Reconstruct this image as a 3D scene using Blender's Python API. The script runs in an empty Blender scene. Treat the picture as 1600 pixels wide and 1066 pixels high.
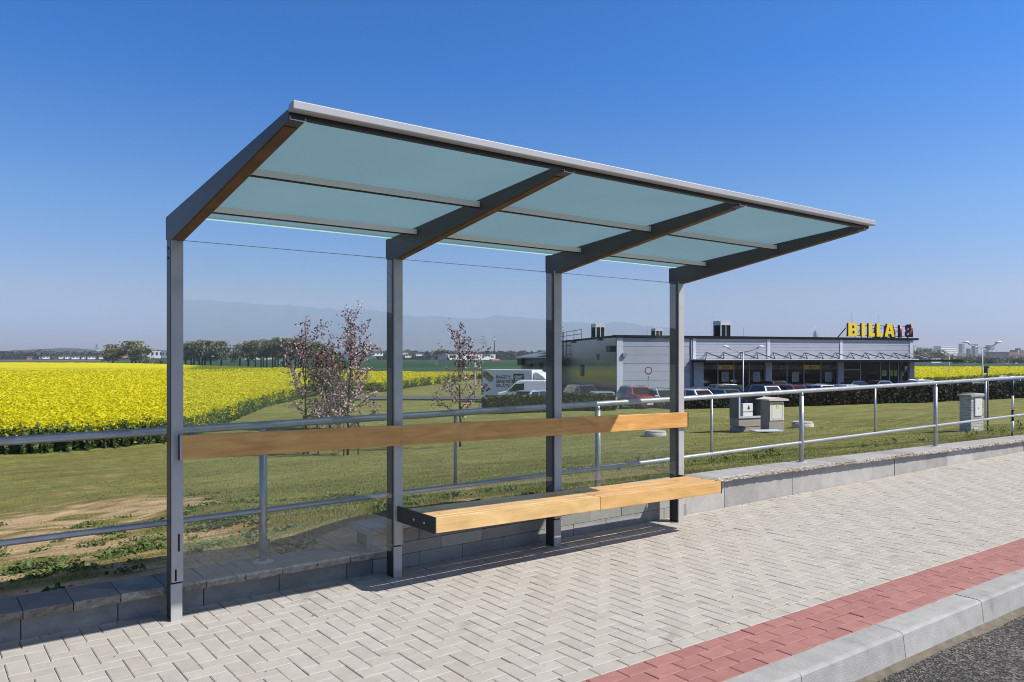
import bpy, bmesh, math, random
import numpy as np
from mathutils import Vector, Matrix
PI = math.pi
scene = bpy.context.scene
COL = scene.collection
rnd = random.Random(7)
# ------------------------------------------------------------------ camera frame
# X runs along the bus shelter, Y away from the road, Z up; pavement level is z = 0
FPX, CX, HY, EYE = 1225.0, 800.0, 557.0, 1.6
TH = math.atan2(1588.0, FPX)
FW = np.array([math.cos(TH), math.sin(TH), 0.0])
RT = np.array([math.sin(TH), -math.cos(TH), 0.0])
UP = np.array([0.0, 0.0, 1.0])
CAM = np.array([-1.298, -5.022, EYE])
def at(px, py, D):
    return CAM + FW * D + RT * (px - CX) / FPX * D + UP * (HY - py) / FPX * D
def atz(px, D, z):
    p = at(px, HY, D); return np.array([p[0], p[1], z])
def ray(px, py):
    return FW + RT * (px - CX) / FPX + UP * (HY - py) / FPX
def hit_z(px, py, z):
    d = ray(px, py); return CAM + d * (z - EYE) / d[2]
# ------------------------------------------------------------------ numeric noise
def _hash(ix, iy, seed):
    h = (ix.astype(np.int64) * 374761393 + iy.astype(np.int64) * 668265263 + seed * 1442695041) & 0xffffffff
    h = ((h ^ (h >> 13)) * 1274126177) & 0xffffffff
    return ((h ^ (h >> 16)) & 0xffff) / 65535.0
def vnoise(x, y, seed=0):
    x = np.asarray(x, float); y = np.asarray(y, float)
    ix = np.floor(x); iy = np.floor(y); fx = x - ix; fy = y - iy
    fx = fx * fx * (3 - 2 * fx); fy = fy * fy * (3 - 2 * fy)
    a = _hash(ix, iy, seed); b = _hash(ix + 1, iy, seed); c = _hash(ix, iy + 1, seed); d = _hash(ix + 1, iy + 1, seed)
    return (a * (1 - fx) + b * fx) * (1 - fy) + (c * (1 - fx) + d * fx) * fy
def fbm(x, y, seed=0, oct=4):
    s = 0; a = .5; t = 0
    for k in range(oct):
        s = s + a * vnoise(x * 2 ** k, y * 2 ** k, seed + k * 17); t += a; a *= .5
    return s / t
def sstep(a, b, x):
    t = np.clip((np.asarray(x, float) - a) / (b - a), 0, 1); return t * t * (3 - 2 * t)
GZ = -2.3                                   # level of the car park and the fields
HA, HB = np.array([35.0, 32.0]), np.array([67.5, 19.0])   # hedge line
HN = np.array([.371, .929]); HT = np.array([.929, -.371])
def ground(x, y):
    x = np.asarray(x, float); y = np.asarray(y, float)
    z0 = .125 + .15 * sstep(1.2, 2.2, x) - .0155 * np.clip(x - 6.0, 0, 30)
    zf = GZ + .38 * sstep(12, 34, x)
    s = np.clip((y - .5) / 27.0, 0, 1)
    z = zf + (z0 - zf) * (1 - s) ** 1.6
    d = (x - HA[0]) * HN[0] + (y - HA[1]) * HN[1]
    k = sstep(0.9, 2.2, d) * sstep(18, 26, x)
    z = z * (1 - k) + (GZ - .06) * k
    z = z + (fbm(x * .5, y * .5, 5, 3) - .5) * .14 * sstep(.6, 3, y) * (1 - k)
    return z
def ground1(x, y): return float(ground(np.array([x]), np.array([y]))[0])
def hit_ground(px, py):
    d = ray(px, py); D = 5.0
    for i in range(4000):
        p = CAM + d * D
        if p[1] > .5 and p[2] <= ground1(p[0], p[1]): return p
        D += .05
    return p
# ------------------------------------------------------------------ materials
def N(nt, t, **kw):
    n = nt.nodes.new(t)
    for k, v in kw.items(): setattr(n, k, v)
    return n
def newmat(name):
    m = bpy.data.materials.new(name); m.use_nodes = True
    nt = m.node_tree; b = nt.nodes['Principled BSDF']; return m, nt, b
def rgba(c): return (c[0], c[1], c[2], 1.0)
def plain(name, col, rough=.5, metal=0.0, var=.12, scale=6.0, bump=0.0, bscale=60.0, spec=.5):
    """one colour, broken up by a large and a fine noise so that nothing is perfectly even"""
    m, nt, b = newmat(name); L = nt.links.new
    tc = N(nt, 'ShaderNodeTexCoord')
    n1 = N(nt, 'ShaderNodeTexNoise'); n1.inputs['Scale'].default_value = scale; n1.inputs['Detail'].default_value = 6; n1.inputs['Roughness'].default_value = .65
    L(tc.outputs['Object'], n1.inputs['Vector'])
    r = N(nt, 'ShaderNodeValToRGB'); e = r.color_ramp.elements
    e[0].position = .28; e[1].position = .72
    e[0].color = rgba([c * (1 - var) for c in col]); e[1].color = rgba([min(1, c * (1 + var)) for c in col])
    L(n1.outputs['Fac'], r.inputs['Fac']); L(r.outputs['Color'], b.inputs['Base Color'])
    b.inputs['Roughness'].default_value = rough; b.inputs['Metallic'].default_value = metal
    b.inputs['Specular IOR Level'].default_value = spec
    if var > 0:
        mr = N(nt, 'ShaderNodeMapRange'); mr.inputs['To Min'].default_value = max(.02, rough - .09); mr.inputs['To Max'].default_value = min(1, rough + .09)
        L(n1.outputs['Fac'], mr.inputs['Value']); L(mr.outputs['Result'], b.inputs['Roughness'])
    if bump:
        n2 = N(nt, 'ShaderNodeTexNoise'); n2.inputs['Scale'].default_value = bscale; n2.inputs['Detail'].default_value = 4
        L(tc.outputs['Object'], n2.inputs['Vector'])
        bp = N(nt, 'ShaderNodeBump'); bp.inputs['Strength'].default_value = bump; bp.inputs['Distance'].default_value = .01
        L(n2.outputs['Fac'], bp.inputs['Height']); L(bp.outputs['Normal'], b.inputs['Normal'])
    return m
def toned(name, cols, rough=.6, trans=0.0, noise=None, bump=0.0, bscale=40, spec=.4, stain=None):
    """colour picked along a ramp by the per-face attribute 'tone' (each leaf, block or flower its own)"""
    m, nt, b = newmat(name); L = nt.links.new
    a = N(nt, 'ShaderNodeAttribute', attribute_name='tone')
    r = N(nt, 'ShaderNodeValToRGB'); e = r.color_ramp.elements
    while len(e) < len(cols): e.new(.5)
    for i, (p, c) in enumerate(cols): e[i].position = p; e[i].color = rgba(c)
    fac = a.outputs['Fac']; tc = N(nt, 'ShaderNodeTexCoord')
    L(fac, r.inputs['Fac']); colr = r.outputs['Color']
    if noise:
        n1 = N(nt, 'ShaderNodeTexNoise'); n1.inputs['Scale'].default_value = noise[0]; n1.inputs['Detail'].default_value = 7; n1.inputs['Roughness'].default_value = .7
        L(tc.outputs['Object'], n1.inputs['Vector'])
        mr = N(nt, 'ShaderNodeMapRange'); mr.inputs['From Min'].default_value = .25; mr.inputs['From Max'].default_value = .75
        mr.inputs['To Min'].default_value = 1 - noise[1]; mr.inputs['To Max'].default_value = 1 + noise[1]
        L(n1.outputs['Fac'], mr.inputs['Value'])
        mx = N(nt, 'ShaderNodeVectorMath', operation='SCALE'); L(colr, mx.inputs[0]); L(mr.outputs['Result'], mx.inputs['Scale']); colr = mx.outputs[0]
    if stain:
        n5 = N(nt, 'ShaderNodeTexNoise'); n5.inputs['Scale'].default_value = stain[0]; n5.inputs['Detail'].default_value = 5; n5.inputs['Roughness'].default_value = .6; n5.inputs['Distortion'].default_value = .8
        L(tc.outputs['Object'], n5.inputs['Vector']); m5 = N(nt, 'ShaderNodeMapRange'); m5.inputs['From Min'].default_value = stain[1]; m5.inputs['From Max'].default_value = stain[1] + .09
        m5.inputs['To Min'].default_value = 1; m5.inputs['To Max'].default_value = stain[2]; L(n5.outputs['Fac'], m5.inputs['Value'])
        x5 = N(nt, 'ShaderNodeVectorMath', operation='SCALE'); L(colr, x5.inputs[0]); L(m5.outputs['Result'], x5.inputs['Scale']); colr = x5.outputs[0]
    L(colr, b.inputs['Base Color']); b.inputs['Roughness'].default_value = rough; b.inputs['Specular IOR Level'].default_value = spec
    if bump:
        n2 = N(nt, 'ShaderNodeTexNoise'); n2.inputs['Scale'].default_value = bscale; n2.inputs['Detail'].default_value = 5
        L(tc.outputs['Object'], n2.inputs['Vector'])
        bp = N(nt, 'ShaderNodeBump'); bp.inputs['Strength'].default_value = bump; bp.inputs['Distance'].default_value = .01
        L(n2.outputs['Fac'], bp.inputs['Height']); L(bp.outputs['Normal'], b.inputs['Normal'])
    if trans:
        out = nt.nodes['Material Output']; t = N(nt, 'ShaderNodeBsdfTranslucent'); L(colr, t.inputs['Color'])
        mix = N(nt, 'ShaderNodeMixShader'); mix.inputs['Fac'].default_value = trans
        L(b.outputs[0], mix.inputs[1]); L(t.outputs[0], mix.inputs[2]); L(mix.outputs[0], out.inputs['Surface'])
    return m
def wood(name, c0, c1, axis=0, rough=.5):
    m, nt, b = newmat(name); L = nt.links.new
    tc = N(nt, 'ShaderNodeTexCoord'); mp = N(nt, 'ShaderNodeMapping')
    sc = [30, 30, 30]; sc[axis] = 1.1; mp.inputs['Scale'].default_value = sc
    L(tc.outputs['Object'], mp.inputs['Vector'])
    n1 = N(nt, 'ShaderNodeTexNoise'); n1.inputs['Scale'].default_value = 1.6; n1.inputs['Detail'].default_value = 9; n1.inputs['Roughness'].default_value = .68; n1.inputs['Distortion'].default_value = .6
    L(mp.outputs[0], n1.inputs['Vector'])
    n3 = N(nt, 'ShaderNodeTexNoise'); n3.inputs['Scale'].default_value = 2.6; n3.inputs['Detail'].default_value = 5; n3.inputs['Distortion'].default_value = 1.4
    mp2 = N(nt, 'ShaderNodeMapping'); s2 = [3, 3, 3]; s2[axis] = .8; mp2.inputs['Scale'].default_value = s2
    L(tc.outputs['Object'], mp2.inputs['Vector']); L(mp2.outputs[0], n3.inputs['Vector'])
    ad = N(nt, 'ShaderNodeMath', operation='MULTIPLY_ADD'); ad.inputs[1].default_value = .45
    mm = N(nt, 'ShaderNodeMath', operation='MULTIPLY'); mm.inputs[1].default_value = .6
    L(n3.outputs['Fac'], mm.inputs[0]); L(n1.outputs['Fac'], ad.inputs[0]); L(mm.outputs[0], ad.inputs[2])
    r = N(nt, 'ShaderNodeValToRGB'); e = r.color_ramp.elements
    e[0].position = .34; e[1].position = .72; e[0].color = rgba(c0); e[1].color = rgba(c1)
    L(ad.outputs[0], r.inputs['Fac']); L(r.outputs['Color'], b.inputs['Base Color'])
    b.inputs['Roughness'].default_value = rough
    bp = N(nt, 'ShaderNodeBump'); bp.inputs['Strength'].default_value = .15; bp.inputs['Distance'].default_value = .004
    L(n1.outputs['Fac'], bp.inputs['Height']); L(bp.outputs['Normal'], b.inputs['Normal'])
    return m
def sheet_glass(name, tint):
    """thin clear pane: Schlick reflection over tinted see-through, no refraction so that sun passes"""
    m = bpy.data.materials.new(name); m.use_nodes = True; nt = m.node_tree; L = nt.links.new
    nt.nodes.clear(); out = N(nt, 'ShaderNodeOutputMaterial')
    tr = N(nt, 'ShaderNodeBsdfTransparent'); tr.inputs['Color'].default_value = rgba(tint)
    gl = N(nt, 'ShaderNodeBsdfGlossy'); gl.inputs['Roughness'].default_value = .0; gl.inputs['Color'].default_value = (.95, .97, 1, 1)
    lw = N(nt, 'ShaderNodeLayerWeight'); lw.inputs['Blend'].default_value = .5
    pw = N(nt, 'ShaderNodeMath', operation='POWER'); pw.inputs[1].default_value = 5
    ma = N(nt, 'ShaderNodeMath', operation='MULTIPLY_ADD'); ma.inputs[1].default_value = .94; ma.inputs[2].default_value = .046
    L(lw.outputs['Facing'], pw.inputs[0]); L(pw.outputs[0], ma.inputs[0])
    # faint dirt film
    tc = N(nt, 'ShaderNodeTexCoord'); n1 = N(nt, 'ShaderNodeTexNoise'); n1.inputs['Scale'].default_value = 2.2; n1.inputs['Detail'].default_value = 8; n1.inputs['Roughness'].default_value = .7
    L(tc.outputs['Object'], n1.inputs['Vector'])
    mr = N(nt, 'ShaderNodeMapRange'); mr.inputs['From Min'].default_value = .45; mr.inputs['From Max'].default_value = .8; mr.inputs['To Min'].default_value = .009; mr.inputs['To Max'].default_value = .028
    L(n1.outputs['Fac'], mr.inputs['Value'])
    df = N(nt, 'ShaderNodeBsdfDiffuse'); df.inputs['Color'].default_value = (.55, .56, .55, 1)
    m1 = N(nt, 'ShaderNodeMixShader'); m2 = N(nt, 'ShaderNodeMixShader')
    L(mr.outputs[0], m1.inputs['Fac']); L(tr.outputs[0], m1.inputs[1]); L(df.outputs[0], m1.inputs[2])
    L(ma.outputs[0], m2.inputs['Fac']); L(m1.outputs[0], m2.inputs[1]); L(gl.outputs[0], m2.inputs[2]); L(m2.outputs[0], out.inputs['Surface'])
    return m
def frosted(name, col, refl, clear=.0):
    m = bpy.data.materials.new(name); m.use_nodes = True; nt = m.node_tree; L = nt.links.new
    nt.nodes.clear(); out = N(nt, 'ShaderNodeOutputMaterial')
    tc = N(nt, 'ShaderNodeTexCoord'); n1 = N(nt, 'ShaderNodeTexNoise'); n1.inputs['Scale'].default_value = 1.1; n1.inputs['Detail'].default_value = 7
    L(tc.outputs['Object'], n1.inputs['Vector'])
    r = N(nt, 'ShaderNodeValToRGB'); e = r.color_ramp.elements; e[0].position = .3; e[1].position = .7
    e[0].color = rgba([c * .94 for c in col]); e[1].color = rgba([c * 1.05 for c in col]); L(n1.outputs['Fac'], r.inputs['Fac'])
    t = N(nt, 'ShaderNodeBsdfTranslucent'); L(r.outputs['Color'], t.inputs['Color'])
    tp = N(nt, 'ShaderNodeBsdfTransparent'); tp.inputs['Color'].default_value = (.88, .92, .90, 1); mt = N(nt, 'ShaderNodeMixShader'); mt.inputs['Fac'].default_value = clear
    L(t.outputs[0], mt.inputs[1]); L(tp.outputs[0], mt.inputs[2])
    d = N(nt, 'ShaderNodeBsdfPrincipled'); d.inputs['Base Color'].default_value = rgba(refl); d.inputs['Roughness'].default_value = .35
    mx = N(nt, 'ShaderNodeMixShader'); mx.inputs['Fac'].default_value = .15
    L(mt.outputs[0], mx.inputs[1]); L(d.outputs[0], mx.inputs[2]); L(mx.outputs[0], out.inputs['Surface'])
    return m
# ------------------------------------------------------------------ mesh helpers
class MB:
    def __init__(s): s.v = []; s.f = []; s.m = []; s.sm = []
    def add(s, vs, fs, mi=0, smooth=False):
        o = len(s.v); s.v += [tuple(float(c) for c in p) for p in vs]
        for f in fs: s.f.append(tuple(i + o for i in f)); s.m.append(mi); s.sm.append(smooth)
        return s
    def box(s, lo, hi, mi=0):
        (x0, y0, z0), (x1, y1, z1) = lo, hi
        return s.add([(x0,y0,z0),(x1,y0,z0),(x1,y1,z0),(x0,y1,z0),(x0,y0,z1),(x1,y0,z1),(x1,y1,z1),(x0,y1,z1)],
              [(0,3,2,1),(4,5,6,7),(0,1,5,4),(1,2,6,5),(2,3,7,6),(3,0,4,7)], mi)
    def obox(s, c, ax, ay, az, mi=0):
        """box with centre c and half-axis vectors"""
        c, ax, ay, az = [np.array(q, float) for q in (c, ax, ay, az)]
        vs = [c + i * ax + j * ay + k * az for k in (-1, 1) for (i, j) in ((-1,-1),(1,-1),(1,1),(-1,1))]
        return s.add(vs, [(0,3,2,1),(4,5,6,7),(0,1,5,4),(1,2,6,5),(2,3,7,6),(3,0,4,7)], mi)
    def prism(s, pts, ext, mi=0, mside=None):
        """closed polygon pts (3-D) extruded by vector ext"""
        n = len(pts); ext = np.array(ext, float); a = [np.array(p, float) for p in pts]; b = [p + ext for p in a]
        s.add(a + b, [tuple(reversed(range(n))), tuple(range(n, 2 * n))], mi)
        o = len(s.v) - 2 * n
        for i in range(n):
            j = (i + 1) % n; s.f.append((o + i, o + j, o + n + j, o + n + i)); s.m.append(mi if mside is None else mside); s.sm.append(False)
        return s
    def tube(s, path, radii, n=8, mi=0, cap=True):
        path = [np.array(p, float) for p in path]
        if not hasattr(radii, '__len__'): radii = [radii] * len(path)
        rings = []; prev = None
        for i, p in enumerate(path):
            d = path[min(i + 1, len(path) - 1)] - path[max(i - 1, 0)]; d = d / (np.linalg.norm(d) + 1e-9)
            if prev is None:
                a = np.array([0, 0, 1.]) if abs(d[2]) < .9 else np.array([1., 0, 0]); u = np.cross(d, a)
            else: u = prev - d * (prev @ d)
            u = u / (np.linalg.norm(u) + 1e-9); w = np.cross(d, u); prev = u
            rings.append([p + radii[i] * (math.cos(2*PI*k/n) * u + math.sin(2*PI*k/n) * w) for k in range(n)])
        vs = [q for r in rings for q in r]; fs = []
        for i in range(len(path) - 1):
            for k in range(n):
                k2 = (k + 1) % n; fs.append((i*n+k, i*n+k2, (i+1)*n+k2, (i+1)*n+k))
        s.add(vs, fs, mi, True)
        if cap:
            o = len(s.v) - len(vs)
            s.f.append(tuple(o + k for k in reversed(range(n)))); s.m.append(mi); s.sm.append(False)
            q = o + (len(path) - 1) * n
            s.f.append(tuple(q + k for k in range(n))); s.m.append(mi); s.sm.append(False)
        return s
    def build(s, name, mats, parent=None, bevel=0.0, seg=2, tones=None, local=False):
        me = bpy.data.meshes.new(name)
        off = Vector((0, 0, 0))
        if parent is not None and not local: off = world_loc(parent)
        me.from_pydata([(p[0]-off.x, p[1]-off.y, p[2]-off.z) for p in s.v], [], s.f)
        mats = mats if isinstance(mats, (list, tuple)) else [mats]
        for m in mats: me.materials.append(m)
        me.polygons.foreach_set('material_index', s.m); me.polygons.foreach_set('use_smooth', s.sm)
        if tones is not None:
            a = me.attributes.new('tone', 'FLOAT', 'FACE'); a.data.foreach_set('value', tones)
        me.update()
        o = bpy.data.objects.new(name, me); COL.objects.link(o)
        if parent is not None: o.parent = parent
        if bevel:
            b = o.modifiers.new('bevel', 'BEVEL'); b.width = bevel; b.segments = seg; b.limit_method = 'ANGLE'; b.angle_limit = math.radians(40); b.harden_normals = False
        return o
def world_loc(o):
    l = Vector(o.location)
    while o.parent is not None: o = o.parent; l = l + Vector(o.location)
    return l
def fast(name, V, F, mats, parent=None, tone=None, mi=None, smooth=False):
    """V (n,3), F (m,k): quick mesh from arrays"""
    V = np.ascontiguousarray(V, np.float32); F = np.ascontiguousarray(F, np.int32); m, k = F.shape
    if parent is not None:
        w = world_loc(parent); V = V - np.array([w.x, w.y, w.z], np.float32)
    me = bpy.data.meshes.new(name); me.vertices.add(len(V)); me.vertices.foreach_set('co', V.ravel())
    me.loops.add(m * k); me.loops.foreach_set('vertex_index', F.ravel())
    me.polygons.add(m); me.polygons.foreach_set('loop_start', np.arange(m, dtype=np.int32) * k)
    try: me.polygons.foreach_set('loop_total', np.full(m, k, np.int32))
    except Exception: pass
    for q in (mats if isinstance(mats, (list, tuple)) else [mats]): me.materials.append(q)
    if mi is not None: me.polygons.foreach_set('material_index', np.ascontiguousarray(mi, np.int32))
    if smooth: me.polygons.foreach_set('use_smooth', np.ones(m, bool))
    me.update(calc_edges=True)
    if tone is not None:
        a = me.attributes.new('tone', 'FLOAT', 'FACE'); a.data.foreach_set('value', np.ascontiguousarray(tone, np.float32))
    me.validate()
    o = bpy.data.objects.new(name, me); COL.objects.link(o)
    if parent is not None: o.parent = parent
    return o
def quads(rng, P, size, flat=0.0, aspect=1.0):
    """one randomly turned quad per point; flat>0 pulls normals upward. Returns V, F"""
    n = len(P); nr = rng.normal(size=(n, 3)); nr[:, 2] = np.abs(nr[:, 2]) + flat
    nr /= np.linalg.norm(nr, axis=1)[:, None]
    a = rng.normal(size=(n, 3)); u = np.cross(nr, a); u /= np.linalg.norm(u, axis=1)[:, None] + 1e-9; w = np.cross(nr, u)
    s = (np.asarray(size) * np.ones(n))[:, None] * .5
    bend = nr * s * rng.uniform(-.5, .5, (n, 1))
    V = np.stack([P - u*s - w*s*aspect, P + u*s - w*s*aspect*.6 + bend, P + u*s + w*s*aspect, P - u*s*.7 + w*s*aspect + bend], 1).reshape(-1, 3)
    F = np.arange(n * 4).reshape(n, 4); return V, F
def tag(o, label=None, cat=None, group=None, kind=None):
    if label: o['label'] = label
    if cat: o['category'] = cat
    if group: o['group'] = group
    if kind: o['kind'] = kind
    return o
def thing(name, loc, label, cat, group=None, rz=0.0):
    o = bpy.data.objects.new(name, None); COL.objects.link(o); o.empty_display_size = .3
    o.location = [float(c) for c in loc]; o.rotation_euler = (0, 0, rz)
    return tag(o, label, cat, group)
def copy_tree(o, parent=None):
    c = o.copy(); COL.objects.link(c)
    if parent is not None: c.parent = parent
    for ch in list(o.children): copy_tree(ch, c)
    return c
def text_obj(txt, name, mat, size, parent, M, ext=.004, bold=0.0, align='LEFT'):
    cu = bpy.data.curves.new(name, 'FONT'); cu.body = txt; cu.size = size; cu.extrude = ext; cu.offset = bold; cu.align_x = align
    cu.resolution_u = 3
    tmp = bpy.data.objects.new(name, cu); COL.objects.link(tmp)
    dg = bpy.context.evaluated_depsgraph_get()
    me = bpy.data.meshes.new_from_object(tmp.evaluated_get(dg)); bpy.data.objects.remove(tmp)
    me.transform(M); me.materials.clear(); me.materials.append(mat); me.name = name
    o = bpy.data.objects.new(name, me); COL.objects.link(o)
    if parent is not None: o.parent = parent
    return o
# ================================================================== materials
M = {}
M['post'] = plain('powder_coated_grey', (.42, .408, .40), .45, .15, .10, 5)
M['post_side'] = plain('dark_grey_steel', (.050, .051, .054), .42, .2, .12, 5)
M['post_dark'] = plain('powder_coated_dark', (.030, .031, .033), .5, 0, .12, 5)
M['alu'] = plain('silver_aluminium', (.42, .42, .425), .45, .2, .06, 4)
M['purlin'] = plain('pale_grey_purlin', (.80, .79, .78), .55, .0, .05, 4)
M['beam'] = plain('beam_steel', (.072, .073, .076), .48, .15, .12, 5)
M['soffit'] = plain('brown_soffit', (.115, .050, .016), .55, 0, .5, 7)
M['gasket'] = plain('black_rubber', (.012, .012, .012), .6, 0, .1, 5)
M['rail'] = plain('galvanised_tube', (.40, .41, .42), .42, .55, .16, 14, .04, 90)
M['wood_back'] = wood('varnished_board', (.44, .185, .038), (.74, .42, .13))
M['wood_seat'] = wood('pale_seat_slats', (.46, .27, .085), (.74, .51, .23))
M['wood_seat_warm'] = wood('warm_seat_slats', (.46, .24, .065), (.68, .42, .16))
M['clear'] = sheet_glass('clear_pane', (.955, .975, .968))
M['frost'] = frosted('frosted_roof_glass', (.285, .415, .46), (.36, .44, .47), .26)
M['frost_edge'] = frosted('glass_edge', (.75, .95, .9), (.6, .8, .75))
M['screw'] = plain('screw_steel', (.7, .7, .7), .45, .1, .05)
M['black'] = plain('black_slot', (.004, .004, .004), .8, 0, 0)
M['paver'] = toned('paver_block', [(0, (.388, .358, .318)), (.25, (.408, .379, .338)), (.6, (.418, .39, .35)), (.85, (.43, .402, .362)), (1, (.39, .355, .315))], .85, noise=(9, .13), bump=.22, bscale=170, stain=(1.9, .62, .80))
M['red_paver'] = toned('red_paver_block', [(0, (.315, .142, .126)), (.5, (.34, .155, .138)), (1, (.365, .172, .154))], .85, noise=(11, .16), bump=.2, bscale=170)
M['sand'] = plain('joint_sand', (.085, .078, .068), .95, 0, .3, 20)
M['coping'] = toned('coping_block', [(0, (.27, .265, .26)), (.5, (.32, .315, .305)), (1, (.36, .35, .335))], .9, noise=(6, .16), bump=.25, bscale=110)
M['coping_shaded'] = toned('shaded_coping', [(0, (.16, .155, .145)), (.5, (.20, .192, .18)), (1, (.24, .23, .212))], .9, noise=(6, .25), bump=.25, bscale=110)  # darker copy of coping: roof shade on the low wall put into the colour
M['block_shaded'] = toned('shaded_wall_block', [(0, (.18, .168, .148)), (.5, (.235, .22, .195)), (1, (.29, .272, .24))], .92, noise=(5, .3), bump=.3, bscale=90)  # darker copy of block, the same roof shade painted into its tones
M['split_shaded'] = toned('shaded_split_face', [(0, (.20, .175, .14)), (.5, (.28, .25, .21)), (1, (.35, .32, .27))], .95, noise=(28, .5), bump=1.0, bscale=45)  # darker copy of split, shade under the roof painted in
M['split'] = toned('split_face', [(0, (.24, .21, .17)), (.5, (.32, .29, .25)), (1, (.38, .35, .31))], .95, noise=(28, .5), bump=1.0, bscale=45)
M['block'] = toned('wall_block', [(0, (.27, .26, .245)), (.5, (.33, .32, .30)), (1, (.40, .385, .36))], .92, noise=(5, .20), bump=.3, bscale=90)
M['mortar'] = plain('dark_mortar', (.05, .047, .042), .95, 0, .2)  # one dark mortar colour for the whole wall core
M['kerb'] = toned('kerb_stone', [(0, (.30, .295, .285)), (.5, (.335, .33, .32)), (1, (.37, .365, .352))], .85, noise=(7, .22), bump=.45, bscale=150, stain=(2.6, .60, .80))
M['concrete'] = plain('concrete', (.42, .405, .38), .9, 0, .16, 5, .25, 80)
def asphalt_mat():
    m, nt, b = newmat('coarse_asphalt'); L = nt.links.new; tc = N(nt, 'ShaderNodeTexCoord')
    n1 = N(nt, 'ShaderNodeTexVoronoi'); n1.inputs['Scale'].default_value = 85; n2 = N(nt, 'ShaderNodeTexNoise'); n2.inputs['Scale'].default_value = 1.4; n2.inputs['Detail'].default_value = 8
    L(tc.outputs['Object'], n1.inputs['Vector']); L(tc.outputs['Object'], n2.inputs['Vector'])
    bw = N(nt, 'ShaderNodeRGBToBW'); L(n1.outputs['Color'], bw.inputs[0])
    r = N(nt, 'ShaderNodeValToRGB'); e = r.color_ramp.elements; e.new(.6); e[0].position = .22; e[1].position = .55; e[2].position = .85
    e[0].color = (.020, .019, .018, 1); e[1].color = (.075, .068, .062, 1); e[2].color = (.24, .22, .20, 1); L(bw.outputs[0], r.inputs['Fac'])
    mr = N(nt, 'ShaderNodeMapRange'); mr.inputs['From Min'].default_value = .3; mr.inputs['From Max'].default_value = .7; mr.inputs['To Min'].default_value = .65; mr.inputs['To Max'].default_value = 1.3; L(n2.outputs['Fac'], mr.inputs['Value'])
    mx = N(nt, 'ShaderNodeVectorMath', operation='SCALE'); L(r.outputs['Color'], mx.inputs[0]); L(mr.outputs[0], mx.inputs['Scale']); L(mx.outputs[0], b.inputs['Base Color']); b.inputs['Roughness'].default_value = .92
    bp = N(nt, 'ShaderNodeBump'); bp.inputs['Strength'].default_value = 1; bp.inputs['Distance'].default_value = .012; L(n1.outputs['Distance'], bp.inputs['Height']); L(bp.outputs['Normal'], b.inputs['Normal']); return m
M['asphalt'] = asphalt_mat()
M['asphalt_far'] = plain('car_park_asphalt', (.10, .10, .10), .9, 0, .25, .6)
M['dirtline'] = plain('gutter_silt', (.135, .115, .088), .95, 0, .45, 12, .4, 60)

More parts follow.
